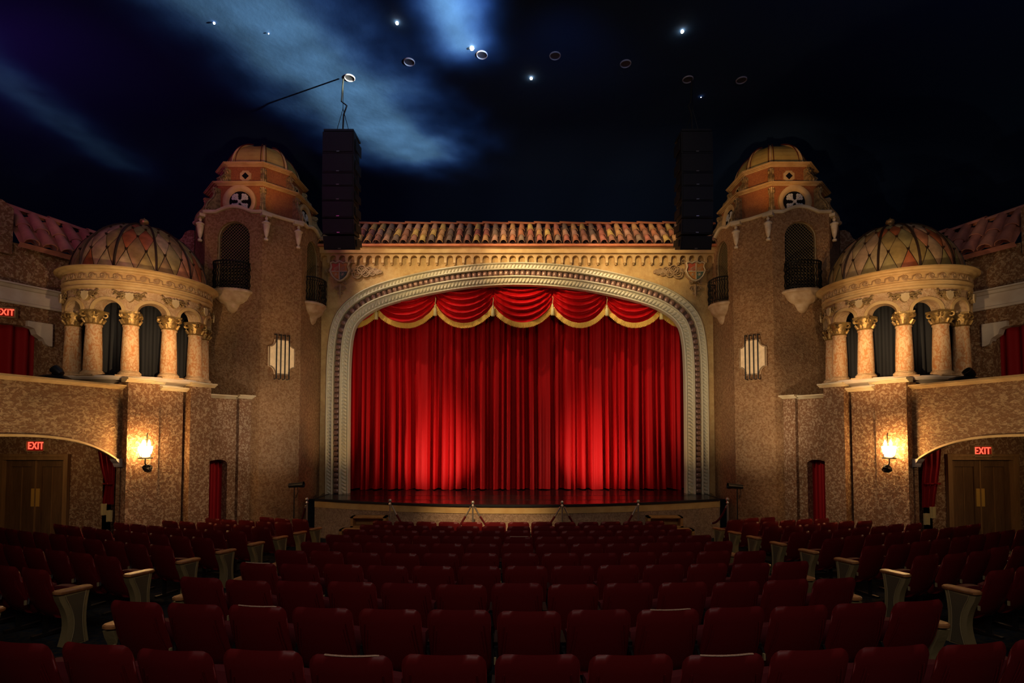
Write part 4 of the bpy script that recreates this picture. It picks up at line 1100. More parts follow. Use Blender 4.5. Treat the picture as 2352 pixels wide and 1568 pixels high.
def exit_sign(loc, rz, w, label):
    h = w * .58; t = thing('exit_sign', label, 'sign', 'exit signs', loc=loc, rz=rz)
    mb = MB(); mb.box((0, .03, 0), (w, .06, h)); mb.build('sign_box', M_exitf, t)
    mb = MB()
    for (a, b) in (((0, h / 2), (w + .03, .025)), ((0, -h / 2), (w + .03, .025)), ((w / 2, 0), (.025, h + .03)), ((-w / 2, 0), (.025, h + .03))): mb.box((a[0], .02, a[1]), (b[0], .10, b[1]))
    mb.build('sign_frame', M_relief, t)
    me = text_mesh('EXIT', h * .98); me.materials.append(M_exitl)
    xs = [v.co.x for v in me.vertices]; wd = max(xs) - min(xs)
    link('letters', me, t, Matrix.Translation((0, -.008, -.0)) @ Matrix.Rotation(math.pi / 2, 4, 'X') @ Matrix.Diagonal((w * .86 / wd, 1, 1, 1)))
for s in (-1, 1):
    side = 'left' if s < 0 else 'right'
    mpW = frame(s, W0, We, Wn); mpR = frame(s, P0, Pe, Pn); mpU = frame(s, U0, Ue, Un)
    tP = [tW(288), tW(361), tW(424), tW(471), tW(543), tW(567)]
    zP = ZP(881, 11.2); zF = ZP(899, 11.8); zF4 = ZP(915, 12.9)
    # piers and panels
    mb = MB()
    slab(mb, mpW, tP[0], tP[1], -3.6, zP, -.07, .27)
    slab(mb, mpW, tP[1], tP[2] - .07, -3.6, zF, -.04, .5)
    slab(mb, mpW, tP[2] + .0, tP[3], -3.6, zP, -.20, .5)
    slab(mb, mpW, tP[4], 3.15, -3.6, ZP(915, 13.3), -.10, .4)
    # niche panel
    na, nb = tP[3] + .05, tW(524); zsp = ZP(1057, 12.5) - .12
    wall_open(mb, mpW, tP[3], tP[4], -3.6, const(zF4), na, nb, -3.6, round_arch(na, nb, zsp, .12), .30)
    slab(mb, mpW, tP[3], tP[4], -3.6, zF4, .34, .45)
    struct(mb.build('wall_' + side, M_stuc), 'mottled brown stucco side wall of stepped piers on the %s' % side, 'wall')
    caps = [(tP[0] - .02, tP[1] + .06, zP, -.07), (tP[1] + .06, tP[2] - .02, zF, -.04), (tP[2], tP[3] + .05, zP, -.20), (tP[3] + .05, tP[4], zF4, 0), (tP[4] - .02, 3.12, ZP(915, 13.3), -.10)]
    for k, (a, b, z, d) in enumerate(caps):
        mb = MB(); rail(mb, mpW, [a - .05, b + .03], const(z), [(x + d, zz) for x, zz in CORN])
        struct(mb.build('trim_%d' % (k + 1 + (5 if s > 0 else 0)), M_trim), 'cream cap moulding on the %s side wall' % side, 'trim')
    mb = MB(); slab(mb, mpW, tP[2] - .08, tP[2] + .08, -3.6, zF, .30, .34); struct(mb.build('wall_slot_shade_' + side, M_void), 'black sheet as shade in the slot between the piers of the %s side wall' % side, 'wall')  # black backing sheet: the shade of the slot is in its colour
    # niche curtain
    mb = MB(); mb.grid(lambda u, v: mpW(na - .03 + (nb - na + .06) * u, -3.3 + (zsp + .16 + 3.3) * v, .22 + .035 * math.sin(u * 30) + .02 * math.sin(u * 71)), 60, 4)
    tag(mb.build('niche_curtain', M_vel2, smooth=180), 'red curtain in the narrow arched niche of the %s side wall' % side, 'curtain', 'niche curtains')
    # balcony parapet with wide flat arch
    zPar = ZP(894, 10.8)
    def ar(t):
        q = 1 - min(max(t, 0), max(6.4 - t, 0)) / 3.2; return -.15 - .62 * abs(q) ** 4.0
    mb = MB(); wall_open(mb, mpR, -.06, 7.0, -3.6, const(zPar), -.02, 6.34, -3.6, ar, .07, n=60, back=True)
    bp_ = struct(mb.build('wall_balcony_' + side, M_balc), 'mottled stucco balcony parapet over a wide flat arch on the %s' % side, 'wall')
    mb = MB(); rail(mb, mpR, [-.02, 7.0], const(zPar), CORN)
    struct(mb.build('trim_%d' % (11 if s < 0 else 12), M_corn), 'ochre cap moulding along the %s balcony parapet' % side, 'trim')
    mb = MB(); rail(mb, mpR, [.0 + 6.34 * (1 - math.cos(math.pi * i / 60)) / 2 for i in range(61)], ar, [(-.02, -.01), (-.035, .0), (-.035, .035), (.0, .045)])
    struct(mb.build('trim_%d' % (13 if s < 0 else 14), M_corn), 'thin moulding edging the flat arch on the %s' % side, 'trim')
    # springer corbel
    mb = MB(); mb.prism([(-.06, -.86), (.02, -.86), (.04, -.82), (.05, -.78), (.10, -.73), (.13, -.68), (-.06, -.68)], lambda a, b, d: mpR(a, b, d), -.05, .10)
    struct(mb.build('trim_%d' % (15 if s < 0 else 16), M_white), 'pale corbel under the end of the flat arch on the %s' % side, 'trim')
    # balcony slab
    mb = MB()
    a = mpR(-.05, 0, .1); b = mpR(7, 0, .1); c_ = mpU(9.6, 0, 0); d_ = mpU(1.5, 0, 0)
    q = [(a[0], a[1]), (b[0], b[1]), (c_[0] + s * 1.0, c_[1]), (c_[0] + s * 1.5, 12.9), (d_[0], d_[1]), (s * 8.9, 12.7)]
    mb.add([(x, y, E + .12) for x, y in q] + [(x, y, E + .35) for x, y in q], [tuple(range(6)), tuple(range(6, 12))] + [(k, (k + 1) % 6, 6 + (k + 1) % 6, 6 + k) for k in range(6)])
    struct(mb.build('floor_balcony_' + side, M_stuc), 'balcony floor slab on the %s' % side, 'floor')
    # upper wall behind the pavilion with the drape opening
    zE = ZP(556, 11.0); oa, ob = 3.75, 6.6; zO = ZP(748, 11.3)
    mb = MB(); wall_open(mb, mpU, -.6, 9.6, .2, const(zE), oa, ob, .2, lambda t: zO + .02 * math.sin(t), .30)
    struct(mb.build('wall_upper_' + side, M_stuc), 'brown stucco upper wall behind the %s pavilion' % side, 'wall')
    zc0, zc1 = ZP(694, 10.9), ZP(648, 10.9)
    mb = MB(); h = zc1 - zc0; rail(mb, mpU, [.2, 9.6], const(zc0), [(.1, 0), (-.05, 0), (-.07, .05), (-.05, .07), (-.06, h * .75), (-.10, h * .78), (-.14, h * .9), (-.20, h * .93), (-.20, h), (.1, h)])
    struct(mb.build('trim_%d' % (17 if s < 0 else 18), M_white), 'broad pale cornice band on the %s upper wall' % side, 'trim')
    mb = MB(); mb.grid(lambda u, v: mpU(oa - .05 + (ob - oa + .1) * u, .2 + (zO + .1 - .2) * v, .26 + .07 * math.sin(u * 62) + .03 * math.sin(u * 31)), 140, 3)
    tag(mb.build('balcony_curtain', M_vel2, smooth=180), 'dark red curtain closing the opening behind the %s balcony' % side, 'curtain', 'balcony opening curtains')
    zc = zO
    mb = MB(); mb.prism([(oa - .16, zc - .42), (oa - .10, zc - .42), (oa - .03, zc - .38), (oa + .02, zc - .26), (oa + .14, zc - .18), (oa + .18, zc - .06), (oa + .30, zc - .02), (oa + .30, zc + .10), (oa - .16, zc + .10)], lambda a, b, d: mpU(a, b, d), -.10, .12)
    struct(mb.build('trim_%d' % (19 if s < 0 else 20), M_white), 'white bracket at the corner of the %s balcony opening' % side, 'trim')
    # tiled roof on the upper wall
    B0 = Vector(mpU(4.30, zE, 0)); X_ = Vector(mpU(.9, zE, 0)) - B0; wd = X_.length
    rf = thing('side_tiled_roof', 'rose clay barrel tile roof edge above the %s pavilion wall' % side, 'roof', 'side roofs', loc=B0)
    tiled_roof(rf, Vector((-s * Wn[0] * 0, 0, 0)) + Vector((s * Un[0], Un[1], 0)) * .28, X_, Vector((-s * Un[0], -Un[1], 0)) * .75 + Vector((0, 0, ZP(489, 11.4) - zE)), wd, .335, 2, 0, .125, M_tileR, M_tileR, M_tileR, ridge_len=.8)
    # end pier of the roof
    mb = MB(); slab(mb, mpU, 4.36, 5.6, zE - .3, ZP(478, 10.9), -.10, .5); mb.prism([(4.36, ZP(478, 10.9)), (4.55, ZP(466, 10.9)), (5.2, ZP(462, 10.9)), (5.6, ZP(478, 10.9))], lambda a, b, d: mpU(a, b, d), -.10, .5)
    struct(mb.build('wall_pier_' + side, M_stuc), 'stucco pier ending the %s tiled roof' % side, 'wall')
    # scrolled wing wall beside the tower
    yy = 14.7; pf = lambda px, py: (((CX - px) / F * 14.75), ZP(py, 14.75))
    pts = [pf(437, 640), pf(437, 529), pf(425, 528), pf(415, 533), pf(408, 546), pf(398, 553), pf(386, 566), pf(370, 600), pf(360, 640)]
    mb = MB(); mb.prism(pts, lambda a, b, d: (s * a, 14.75 + d, b + E), 0, .25)
    struct(mb.build('wall_wing_' + side, M_stuc), 'scroll topped wing wall between the %s tower and dome' % side, 'wall')
    # alcove behind the arch: wall with the doors
    dx0 = UP(160, 1100, 11.8) if s < 0 else UP(2173, 1100, 11.8); dx1 = dx0 + 1.62; zD = ZP(1046, 11.8)
    mpA = lambda t, z, d=0: (s * t, 11.8 + d, z + E)
    mb = MB(); wall_open(mb, mpA, 9.72, 14.8, -3.6, const(.14), dx0, dx1, -3.6, const(zD), .25)
    mb.add([mpA(9.72, -3.6, 0), mpA(9.72, -3.6, .95), mpA(9.72, .14, .95), mpA(9.72, .14, 0)], [(0, 1, 2, 3)])
    struct(mb.build('wall_alcove_' + side, M_stuc), 'stucco wall with the exit doors under the %s balcony' % side, 'wall')
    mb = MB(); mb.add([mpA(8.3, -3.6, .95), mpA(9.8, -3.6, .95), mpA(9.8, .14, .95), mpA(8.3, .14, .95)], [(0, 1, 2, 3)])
    struct(mb.build('wall_recess_shade_' + side, M_void), 'black sheet as shade in the recess beside the exit doors on the %s' % side, 'wall')  # black plane: the shade of the recess is in its colour
    # doors
    fz = floor_z(11, 11.8) ; cxd = (dx0 + dx1) / 2
    dr = struct(thing('door_%d' % (1 if s < 0 else 2), '', 'door', loc=(s * cxd, 11.8, E + fz)), 'pair of dark walnut exit doors under the %s balcony' % side, 'door')
    hD = zD - fz; wD = (dx1 - dx0)
    mb = MB(); f = .10
    mb.box((-wD / 2 + f / 2, .0, hD / 2), (f, .14, hD)); mb.box((wD / 2 - f / 2, .0, hD / 2), (f, .14, hD)); mb.box((0, .002, hD - f / 2), (wD - 2 * f, .13, f))
    mb.box((-wD / 2 + .01, -.05, hD / 2), (.06, .08, hD)); mb.box((wD / 2 - .01, -.05, hD / 2), (.06, .08, hD)); mb.box((0, -.052, hD + .01), (wD + .06, .09, .06))
    mb.build('door_frame', M_doorf, dr)
    lw = (wD - 2 * f) / 2
    for q in (-1, 1):
        mb = MB(); cxx = q * (lw / 2 + .003)
        mb.box((cxx, .08, (hD - f) / 2), (lw - .01, .04, hD - f))
        for sg in (-1, 1): mb.box((cxx + sg * (lw / 2 - .065), .05, (hD - f) / 2), (.12, .05, hD - f))
        for zz in (.12, hD - f - .085): mb.box((cxx, .052, zz), (lw - .24, .045, .2 if zz < 1 else .15))
        lf = mb.build('door_leaf', M_door, dr)
        mb = MB(); mb.box((cxx, .06, hD * .49), (.012, .03, hD * .82)); mb.build('panel_bead', M_doorf, lf)
        mb = MB(); mb.box((q * .055, .018, 1.25 + (0)), (.085, .012, .42)); mb.build('push_plate', M_brass, lf)
    mb = MB(); mb.box((0, .03, (hD - f) / 2), (.03, .05, hD - f)); mb.build('astragal', M_doorf, dr)
    if s < 0: ex, ez = XP(80, 1024, 11.7), ZP(1024, 11.7)
    else: ex, ez = XP(2259, 1036, 11.7), ZP(1036, 11.7)
    exit_sign((ex, 11.73, ez + E), 0, .42, 'red lit EXIT sign above the doors under the %s balcony' % side)
    # tied curtain in the arch
    yk = 11.02; zk = [ZP(q, yk) for q in (1018, 1060, 1105, 1150)]
    K = ((1018, 222, 262), (1040, 228, 264), (1070, 233, 268), (1095, 241, 267), (1110, 246, 267), (1135, 243, 266), (1158, 240, 267)) if s < 0 else ((1018, 214, 268), (1040, 217, 262), (1070, 220, 259), (1095, 224, 262), (1110, 226, 263), (1135, 231, 263), (1165, 235, 264))
    def kc(u, v):
        f = v * 6; i = min(5, int(f)); f -= i
        z = K[i][0] + (K[i + 1][0] - K[i][0]) * f; a = K[i][1] + (K[i + 1][1] - K[i][1]) * f; b = K[i][2] + (K[i + 1][2] - K[i][2]) * f
        px = a + (b - a) * u; Z = ZP(z, yk); return (s * (CX - px) / F * yk, yk + .02 * math.sin(u * 19) + .008 * math.sin(u * 41), Z + E)
    hx = s * (CX - 255) / F * yk
    tc = thing('tied_curtain', 'red curtain tied back with a pale fringe in the %s arch' % side, 'curtain', 'tied arch curtains', loc=(hx, yk, E + ZP(1018, yk)))
    mb = MB(); mb.grid(kc, 40, 24); local(tc, mb).build('cloth', M_vel2, tc, 180)
    for (u0, u1, dz) in ((0, .55, 0), (.5, 1.0, -.14)):
        mb = MB(); mb.grid(lambda u, v: (lambda p: (p[0], p[1] - .03, p[2] - .25 * v + dz + .02))(kc(u0 + (u1 - u0) * u, 1)), 16, 3); local(tc, mb).build('fringe', M_tass, tc, 180)
    mb = MB(); P = [kc(u, 4 / 6) for u in lin(0, 1, 8)]; mb.tube([(p[0], p[1] - .06, p[2]) for p in P], .02, 5); local(tc, mb).build('tieback', M_vel2, tc, 60)
    # lantern sconce on the first pier
    tl = tW(318); zl = ZP(1046, 11.0); p = mpW(tl, zl, -.27)
    sconce_lamp(s, p, side)
    # moving head light on the balcony edge
    q = mpR(2.0 - .75, zPar + .0, .25) if s < 0 else mpR(.9, zPar, .25)
    ml = thing('stage_lamp', 'small black stage lamp resting on the %s balcony parapet' % side, 'lamp', 'parapet lamps', loc=(q[0], q[1], E + zPar + .095))
    mb = MB(); mb.grid(lambda u, v: (.34 * (2 * u - 1), .10 * math.cos(math.pi * v), .11 * math.sin(math.pi * v) * (1 - (2 * u - 1) ** 2) ** .5), 12, 8); mb.build('body', M_black, ml, 60)
    mb = MB(); mb.lathe([(.001, -.08), (.06, -.07), (.085, 0), (.09, .10), (.075, .10), (.07, .03), (.001, .02)], n=14); mb.xform(Matrix.Translation((.12, 0, .15)) @ Matrix.Rotation(R(-50), 4, 'Y')); mb.build('head', M_black, ml, 50)
    mb = MB(); mb.tube([(-.02, 0, .08), (.04, 0, .17), (.12, 0, .12)], .015, 5); mb.build('yoke', M_iron, ml)
# partial exit sign on the left upper wall
mpU = frame(-1, U0, Ue, Un); q = mpU(4.42, ZP(719, 10.95), -.06)
exit_sign(q, math.atan2(-Un[0] * -1, -Un[1] * -1) * 0 + R(22), .34, 'red EXIT sign on the upper wall above the left balcony curtain')

# ------------------------------------------------------------------ loudspeaker arrays
for s in (-1, 1):
    side = 'left' if s < 0 else 'right'
    YA = 12.8; zt = ZP(318, YA); ztops = [ZP(p, YA) for p in (318, 367, 411, 440, 472, 508, 541, 571)]
    xc = XP(786 if s < 0 else 1592, 400, YA)
    sa = thing('line_array', 'black hanging loudspeaker array of seven cabinets %s of the stage arch' % side, 'loudspeaker', 'loudspeaker arrays', loc=(xc, YA, E + zt))
    tilt = [0, 0, -1, -2, -4, -9, -17]; y = 0; z = 0
    hs = [ztops[i] - ztops[i + 1] for i in range(7)]
    for i in range(7):
        h = hs[i] * .985; a = R(-tilt[i])
        wd = .80 if i < 6 else .80
        dep = .62
        mb = MB()
        P = [(-wd / 2, -dep / 2, -h), (wd / 2, -dep / 2, -h), (wd / 2 * .86, dep / 2, -h + .03), (-wd / 2 * .86, dep / 2, -h + .03), (-wd / 2, -dep / 2, 0), (wd / 2, -dep / 2, 0), (wd / 2 * .86, dep / 2, -.03), (-wd / 2 * .86, dep / 2, -.03)]
        mb.hexa(P); mb.box((-wd / 2 - .015, 0, -h / 2), (.02, dep * .7, h * .5)); mb.box((wd / 2 + .015, 0, -h / 2), (.02, dep * .7, h * .5))
        M = Matrix.Translation((0, y, z)) @ Matrix.Rotation(a, 4, 'X'); cb = link('cabinet', mb.mesh('cabinet', M_spk), sa, M)
        mb = MB(); mb.box((0, -dep / 2 - .008, -h / 2), (wd * .92, .02, h * .86)); link('grille', mb.mesh('grille', M_spk), cb)
        mb = MB(); mb.box((0, -dep / 2 - .024, -h + .035), (.07, .012, .018)); link('badge', mb.mesh('badge', M_chrome), cb)
        y -= math.sin(a) * hs[i] * -1 * .0 ; z -= hs[i]; y += math.sin(a) * hs[i] * .8
    mb = MB(); mb.box((0, 0, .05), (.76, .6, .05)); mb.box((0, .30, .02), (.1, .7, .08)); mb.build('rigging_frame', M_black, sa)
    zt2 = 9.1 - zt
    mb = MB(); mb.tube([(0, 0, .05), (-.02 * s, 0, zt2 * .4), (.10 * s * -1, 0, zt2 * .55), (-.04, 0, zt2 * .62), (0, 0, zt2)], .022, 5); mb.tube([(-.2, 0, .05), (0, 0, zt2 * .5), (0, 0, zt2 * .9)], .008, 4); mb.tube([(.2, 0, .05), (0, 0, zt2 * .5), (0, 0, zt2 * .9)], .008, 4)
    mb.build('hoist_cable', M_black, sa)

# ------------------------------------------------------------------ ceiling cups and stars
def ceil_pt(px, py):
    for i in range(400):
        Y = 6 + i * .03; z = ZP(py, Y); x = XP(px, py, Y)
        if z >= vault(x, Y): return x, Y, vault(x, Y)
    return x, Y, z
cups = [(940, 141, 'left of the brightest star'), (1107, 124, 'beside the brightest star'), (1275, 125, 'in the centre'), (1437, 145, 'right of the centre'), (803, 177, 'above the left loudspeaker cable'), (1580, 181, 'above the right loudspeaker cable'), (1703, 183, 'furthest right')]
for px, py, w_ in cups:
    x, y, z = ceil_pt(px, py)
    t = thing('ceiling_opening', 'round ringed ceiling opening ' + w_, 'ceiling light', 'round ceiling openings', loc=(x, y, z + E))
    mb = MB(); mb.lathe([(.115, 0), (.13, -.03), (.14, -.02), (.14, .02)], n=22, cap=False); mb.build('ring', M_ring, t, 50)
    mb = MB(); mb.lathe([(.115, -.01), (.11, -.005), (.001, -.004)], n=22, cap=False); mb.build('lens', M_cup, t, 50)
stars = [(1084, 107, .050, 1, 'brightest star light, left of the ceiling centre'), (912, 50, .033, 1, 'greenish star light between the two blue clouds'), (1567, 69, .035, 1, 'star light high on the right of the vault'), (1220, 176, .033, 1, 'amber star light low in the centre of the vault'), (492, 48, .024, 2, 'white star light above the left tower'), (617, 74, .014, 2, 'faint star light inside the big blue cloud'), (1610, 220, .012, 2, 'faint star light beside the right speaker cable')]
for px, py, r, k, lab in stars:
    x, y, z = ceil_pt(px, py); mb = MB(); mb.lathe([(.001, -r), (r * .7, -r * .7), (r, 0), (r * .7, r * .7), (.001, r)], n=10)
    o = mb.build('star_light', M_star if k == 1 else M_star2, smooth=180); o.location = (x, y, z + E - .03); tag(o, lab, 'star light', 'star lights')

# ------------------------------------------------------------------ rope posts and tripod lights
posts = [(896, 1153, 13.0, 'far left post before the step box'), (1086, 1157, 12.75, 'post left of the centre'), (1291, 1157, 12.75, 'post right of the centre'), (1466, 1155, 13.0, 'post beside the right step box'), (705, 1150, 12.95, 'post by the foot of the left tower'), (1671, 1150, 12.95, 'post by the foot of the right tower')]
pm = MB(); pm.lathe([(.15, 0), (.15, .02), (.05, .04), (.022, .06), (.022, 1.0), (.035, 1.01), (.035, 1.03), (.02, 1.05), (.02, 1.07)], n=14); pole_m = pm.mesh('pole', M_chrome, 40)
pm = MB(); pm.lathe([(.001, -.048), (.034, -.034), (.048, 0), (.034, .034), (.001, .048)], n=12); ball_m = pm.mesh('ball_finial', M_chrome, 180)
PP = []
for px, py, y, lab in posts:
    x = XP(px, py, y); fz = floor_z(x, y); ztop = ZP(py - 1, y); H = ztop - fz; PP.append((x, y, fz, H))
    t = thing('rope_post', 'brass rope barrier post with a ball top, ' + lab, 'barrier post', 'rope barrier posts', loc=(x, y, fz + E))
    link('pole', pole_m, t, Matrix.Diagonal((1, 1, H / 1.07, 1))); link('ball_finial', ball_m, t, Matrix.Translation((0, 0, H + .03)))
def rope(a, b, sag, lab, half=False):
    pa = Vector((a[0], a[1] - .03, a[2] + a[3] * .93 + E)); pb = Vector((b[0], b[1] - .03, b[2] + b[3] * .93 + E))
    dxy = (pb - pa).normalized() * .05; pa = pa + dxy; pb = pb - dxy
    pts = [pa.lerp(pb, f) - Vector((0, 0, sag * (1 - (2 * f - 1) ** 2))) for f in lin(0, 1, 16)]
    t = thing('barrier_rope', lab, 'rope', 'velvet barrier ropes', loc=pa)
    mb = MB(); mb.tube([p - pa for p in pts[1:-1]], .026, 8); mb.build('velvet_rope', M_rope2, t, 60)
    for pr in (pts[:2], pts[-2:]):
        mb = MB(); mb.tube([p - pa for p in pr], .022, 8); mb.build('hook', M_chrome, t, 60)
rope(PP[0], PP[1], 1.0, 'dark red rope hanging between the two left posts'); rope(PP[1], PP[2], 1.0, 'dark red rope hanging between the two middle posts'); rope(PP[2], PP[3], .95, 'dark red rope hanging between the two right posts')
for k, s in ((4, -1), (5, 1)):
    e = (PP[k][0] - s * .0 + .35 * -1, PP[k][1] + .3, PP[k][2], PP[k][3] * .5); e2 = (PP[k][0] + .35, PP[k][1] + .3, PP[k][2], PP[k][3] * .5)
    rope(PP[k], e, .12, 'short dark rope hanging from the post by the %s tower' % ('left' if s < 0 else 'right'))
for s in (-1, 1):
    px, py = (676, 1117) if s < 0 else (1693, 1120); y = 13.45; x = XP(px, py, y); z = ZP(py, y); fz = floor_z(x, y); H = z - fz
    t = thing('light_stand', 'black spotlight on a thin tripod stand by the foot of the %s tower' % ('left' if s < 0 else 'right'), 'stage light', 'spotlight stands', loc=(x, y, fz + E))
    mb = MB(); mb.tube([(0, 0, .3), (0, 0, H)], .014, 6); mb.build('pole', M_black, t)
    for k in range(3):
        a = k * 2.094 + .5; mb = MB(); mb.tube([(0, 0, .55), (.26 * math.cos(a), .26 * math.sin(a), .01)], .010, 5); mb.build('leg', M_black, t)
    mb = MB(); mb.lathe([(.001, -.2), (.06, -.19), (.065, .05), (.085, .2), (.075, .2), (.05, .06), (.001, .05)], n=14); mb.xform(Matrix.Translation((s * -.05, 0, H + .04)) @ Matrix.Rotation(R(86 * -s), 4, 'Y')); mb.build('lamp_head', M_black, t, 50)
    mb = MB(); mb.tube([(.08, 0, H + .02), (.1, 0, H - .15), (.04, 0, H - .3)], .008, 5); mb.build('cable', M_black, t)

# ------------------------------------------------------------------ theatre seats
def seat_meshes(vin):
    mb = MB(); NU, NV = 14, 10; wT, wB, h = .245, .238, .58; zb0 = .28
    def out(u, v, side):
        x = math.sin((2 * u - 1) * math.pi / 2); hw = wB + (wT - wB) * v; X = x * hw; z = zb0 + h * v
        # rounded top corners
        ax = abs(x); 
        if ax > .70: z -= (.075 - .075 * math.sqrt(max(0, 1 - ((ax - .70) / .30) ** 2))) * max(0, (v - .5) / .5) ** 1.2
        if ax > .8: z += .03 * ((ax - .8) / .2) ** 2 * max(0, (.2 - v) / .2)
        y = -.10 - .20 * (v - .3) - .03 * math.sin(v * math.pi) + .035 * x * x
        th = .045 * (1 - .35 * v); e = min(1, (1 - ax) / .1) ; e2 = min(1, (1 - v) / .11, v / .11 + .0); q = min(e, e2); q = math.sqrt(max(0, 1 - (1 - q) ** 2))
        return (X, y + side * th / 2 * q, z)
    mb.grid(lambda u, v: out(u, v, -1), NU, NV); mb.grid(lambda u, v: out(u, v, 1), NU, NV)
    W = NU + 1; n = W * (NV + 1); ring = list(range(W)) + [W * j + NU for j in range(1, NV + 1)] + [W * NV + i for i in range(NU - 1, -1, -1)] + [W * j for j in range(NV - 1, 0, -1)]
    mb.f += [[ring[i], ring[(i + 1) % len(ring)], n + ring[(i + 1) % len(ring)], n + ring[i]] for i in range(len(ring))]; mb.m += [0] * len(ring)
    return mb.mesh('backrest', vin, 60)
BACK = seat_meshes(M_vinyl); BACK2 = seat_meshes(M_vinyl2)
mb = MB()     # pressed ridges on the back shell
for sg in (-1, 1):
    for k in range(3):
        mb.tube([(sg * (.215 - .025 * k - .10 * (1 - f) * 0 - .055 * math.sin(f * 1.5) * 0 - .05 * max(0, f - .45)), -.10 - .20 * (f - .3) - .03 * math.sin(f * math.pi) - .018 + .028, .31 + .47 * f) for f in lin(.05, .92 - .1 * k, 6)], .004, 3)
RIDGE = mb.mesh('pressed_ridge', M_vinyl)
mb = MB(); mb.grid(lambda u, v: (.215 * (2 * u - 1) * (1 - .04 * abs(2 * v - 1) ** 3), .02 + .08 * v - .05 * math.sin(math.pi * u) * 0, .26 + .0 + .30 * v + .02 * math.sin(math.pi * u)), 6, 4)
mb.grid(lambda u, v: (.215 * (2 * u - 1), .10 + .08 * v + .03 * math.sin(math.pi * v), .26 + .30 * v + .02 * math.sin(math.pi * u)), 6, 4)
W = 7; n = 35; ring = list(range(7)) + [7 * j + 6 for j in range(1, 5)] + [28 + i for i in range(5, -1, -1)] + [7 * j for j in range(3, 0, -1)]
mb.f += [[ring[i], ring[(i + 1) % len(ring)], n + ring[(i + 1) % len(ring)], n + ring[i]] for i in range(len(ring))]; mb.m += [0] * len(ring)
SEAT = mb.mesh('seat', M_cush, 60)
mb = MB(); mb.box((-.258, .06, .26), (.022, .05, .50)); mb.box((-.258, .10, .02), (.05, .34, .035)); mb.box((-.258, .05, .50), (.03, .26, .04)); mb.tube([(-.258, -.1, .5), (-.24, -.12, .42)], .012, 5)
STD = mb.mesh('standard', M_std)
mb = MB(); mb.box((-.255, .08, .53), (.045, .24, .025)); ARM = mb.mesh('armrest', M_std)
mb = MB(); mb.box((-.262, -.135, .44), (.016, .02, .05)); HINGE = mb.mesh('hinge_bracket', M_pipe)
# aisle end panel
def endprof(f): # back edge and front edge as function of height
    return (-.13 + .065 * math.sin(math.pi * min(1, f * 1.05)) - .05 * f, .12 - .035 * math.sin(math.pi * f * .9) + .01 * f)
mb = MB(); H = .58; P = []
for i in range(11):
    f = i / 10; a, b = endprof(f)
    for x, y in ((-.05, a), (.05, a), (.05, b), (-.05, b)): P.append((x, y, H * f))
mb.add(P, [(4 * i + j, 4 * i + (j + 1) % 4, 4 * i + 4 + (j + 1) % 4, 4 * i + 4 + j) for i in range(10) for j in range(4)] + [(0, 1, 2, 3), (43, 42, 41, 40)])
ENDP = mb.mesh('end_panel', M_endp, 40)
mb = MB(); P = []
for i in range(11):
    f = i / 10; a, b = endprof(f)
    for x, y in ((-.056, a + .06), (.056, a + .06), (.056, b - .04), (-.056, b - .04)): P.append((x, y, H * (.03 + .94 * f)))
mb.add(P, [(4 * i + j, 4 * i + (j + 1) % 4, 4 * i + 4 + (j + 1) % 4, 4 * i + 4 + j) for i in range(10) for j in range(4)] + [(0, 1, 2, 3), (43, 42, 41, 40)])
ENDI = mb.mesh('inset_panel', M_endd, 40)
mb = MB()
for sg in (-1, 1):
    for q in (0, 1):
        mb.tube([(sg * .058, (endprof(i / 10)[0] + .06) if q == 0 else (endprof(i / 10)[1] - .04), H * i / 10) for i in range(11)], .004, 4)
PIPE = mb.mesh('piping', M_pipe)
mb = MB(); P = [];
prof = [(0, -.20), (.045, -.19), (.068, -.165), (.068, .12), (.05, .15), (0, .16), (-.05, .15), (-.068, .12), (-.068, -.165), (-.045, -.19)]
m_ = len(prof)
for z, k in ((H, .86), (H + .012, 1), (H + .032, 1), (H + .042, .86)): P += [(x * k, y * (.6 + .4 * k) if k < 1 else y, z + .05 * (-y)) for x, y in prof]
mb.add(P, [(j * m_ + i, j * m_ + (i + 1) % m_, (j + 1) * m_ + (i + 1) % m_, (j + 1) * m_ + i) for j in range(3) for i in range(m_)] + [tuple(range(m_))[::-1], tuple(range(3 * m_, 4 * m_))])
ECAP = mb.mesh('end_armrest', M_arm, 40)
mb = MB(); mb.tube([(x * .235, -.10 - .20 * .7 + .035 * x * x + .002, .30 + .56 - .085 * max(0, (abs(x) - .62) / .38) ** 2.6 - .004) for x in lin(-.62, .72, 14)], .0065, 5); WORN = mb.mesh('worn_edge', M_edge, 60)

def ordw(n):
    names = ['first', 'second', 'third', 'fourth', 'fifth', 'sixth', 'seventh', 'eighth', 'ninth', 'tenth', 'eleventh', 'twelfth', 'thirteenth']
    return names[n]
def chair(x, y, rz, label, group, kind=0, worn=False, end=None, pose=0):
    x += 0; z = floor_z(x, y) + E
    t = thing('theatre_seat', label, 'theatre seat', group, loc=(x, y, z), rz=rz)
    M = Matrix.Rotation(R(pose), 4, 'X')
    b = link('backrest', BACK2 if kind else BACK, t, M); 
    if y < 7: link('pressed_ridge', RIDGE, b)['kind'] = 'stuff'
    if worn: link('worn_edge', WORN, b)
    link('seat', SEAT, t); link('standard', STD, t); link('armrest', ARM, t); link('hinge_bracket', HINGE, t)
    if end:
        e = link('end_panel', ENDP, t, Matrix.Translation((end * .305, .02, 0))); link('inset_panel', ENDI, e); link('piping', PIPE, e); link('end_armrest', ECAP, e)
    return t
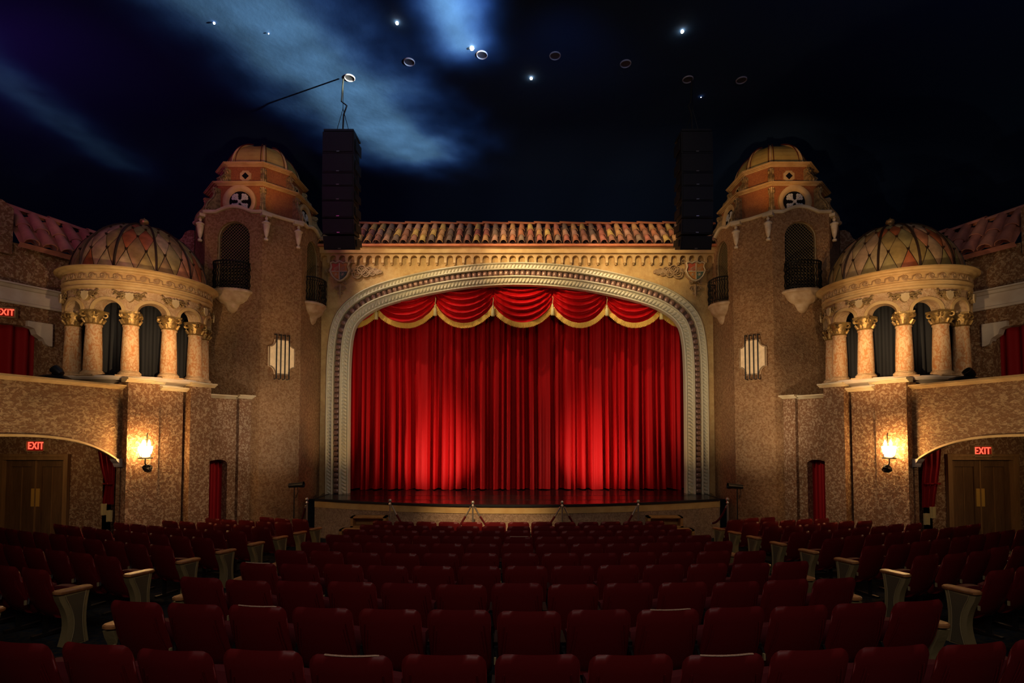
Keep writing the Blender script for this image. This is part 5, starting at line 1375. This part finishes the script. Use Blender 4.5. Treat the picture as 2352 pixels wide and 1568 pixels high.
rowdist = [2.87 + .964 * k for k in range(10)]
rown = ['nearest row', 'second row from the front edge of the picture', 'third row up', 'fourth row up', 'fifth row up', 'sixth row up', 'seventh row up', 'fourth row from the stage', 'second row from the stage', 'row closest to the stage']
rown[7] = 'third row from the stage'
offs = [.115, .09, 0, .10, .04, .0, .02, .0, .03, .03]
RA = 19.0
for k, yk in enumerate(rowdist):
    for i in range(-6, 7):
        a = (i * .53 + offs[k]) / RA; x = RA * math.sin(a); y = yk + RA * (1 - math.cos(a)) + .245
        wn = (k == 0 and i in (2, -2)) or (k == 1 and i in (-4, 2)) or (k == 3 and i == -6) or (k == 6 and i == 0)
        if i < 0: pos = '%s from left aisle' % ordw(i + 6)
        elif i == 0: pos = 'middle of its row'
        else: pos = '%s from right aisle' % ordw(6 - i)
        lab = '%s red seat, centre block, %s row from the stage, %s' % ('worn' if wn else 'dark', ordw(9 - k), pos)
        chair(x, y, a, lab, 'seats of the centre block', kind=(i * 7 + k * 3) % 2, worn=wn, end=(-1 if i == -6 else 1 if i == 6 else None), pose=rnd.uniform(-1.0, 1.0))
srow = [(-2, 4.52, 3), (-1, 5.5, 6), (0, 6.48, 9), (1, 7.46, 10), (2, 8.44, 9), (3, 9.42, 7), (4, 10.4, 6), (5, 11.35, 5), (6, 12.25, 3)]
srn = ['nearest row', 'second nearest row', 'third nearest row', 'fourth nearest row', 'middle row', 'fourth row from the stage', 'third row from the stage', 'second row from the stage', 'row nearest the stage']
for s in (-1, 1):
    for (j, yk, n_) in srow:
        for i in range(n_):
            al = R(19 + i * .5) if j not in (3, 4, 5) else R(17.5 + i * .3); x = 5.24 + i * .52 * math.cos(al); y = yk + i * .52 * math.sin(al) + .245 
            lab = 'dark red seat, %s block, %s row from the stage, %s from the aisle' % ('left' if s < 0 else 'right', ordw(6 - j), ordw(i))
            chair(s * x, y, s * al, lab, 'seats of the %s block' % ('left' if s < 0 else 'right'), kind=(i + j) % 2, end=(-s if i == 0 else None), pose=rnd.uniform(-1.5, 1.5))
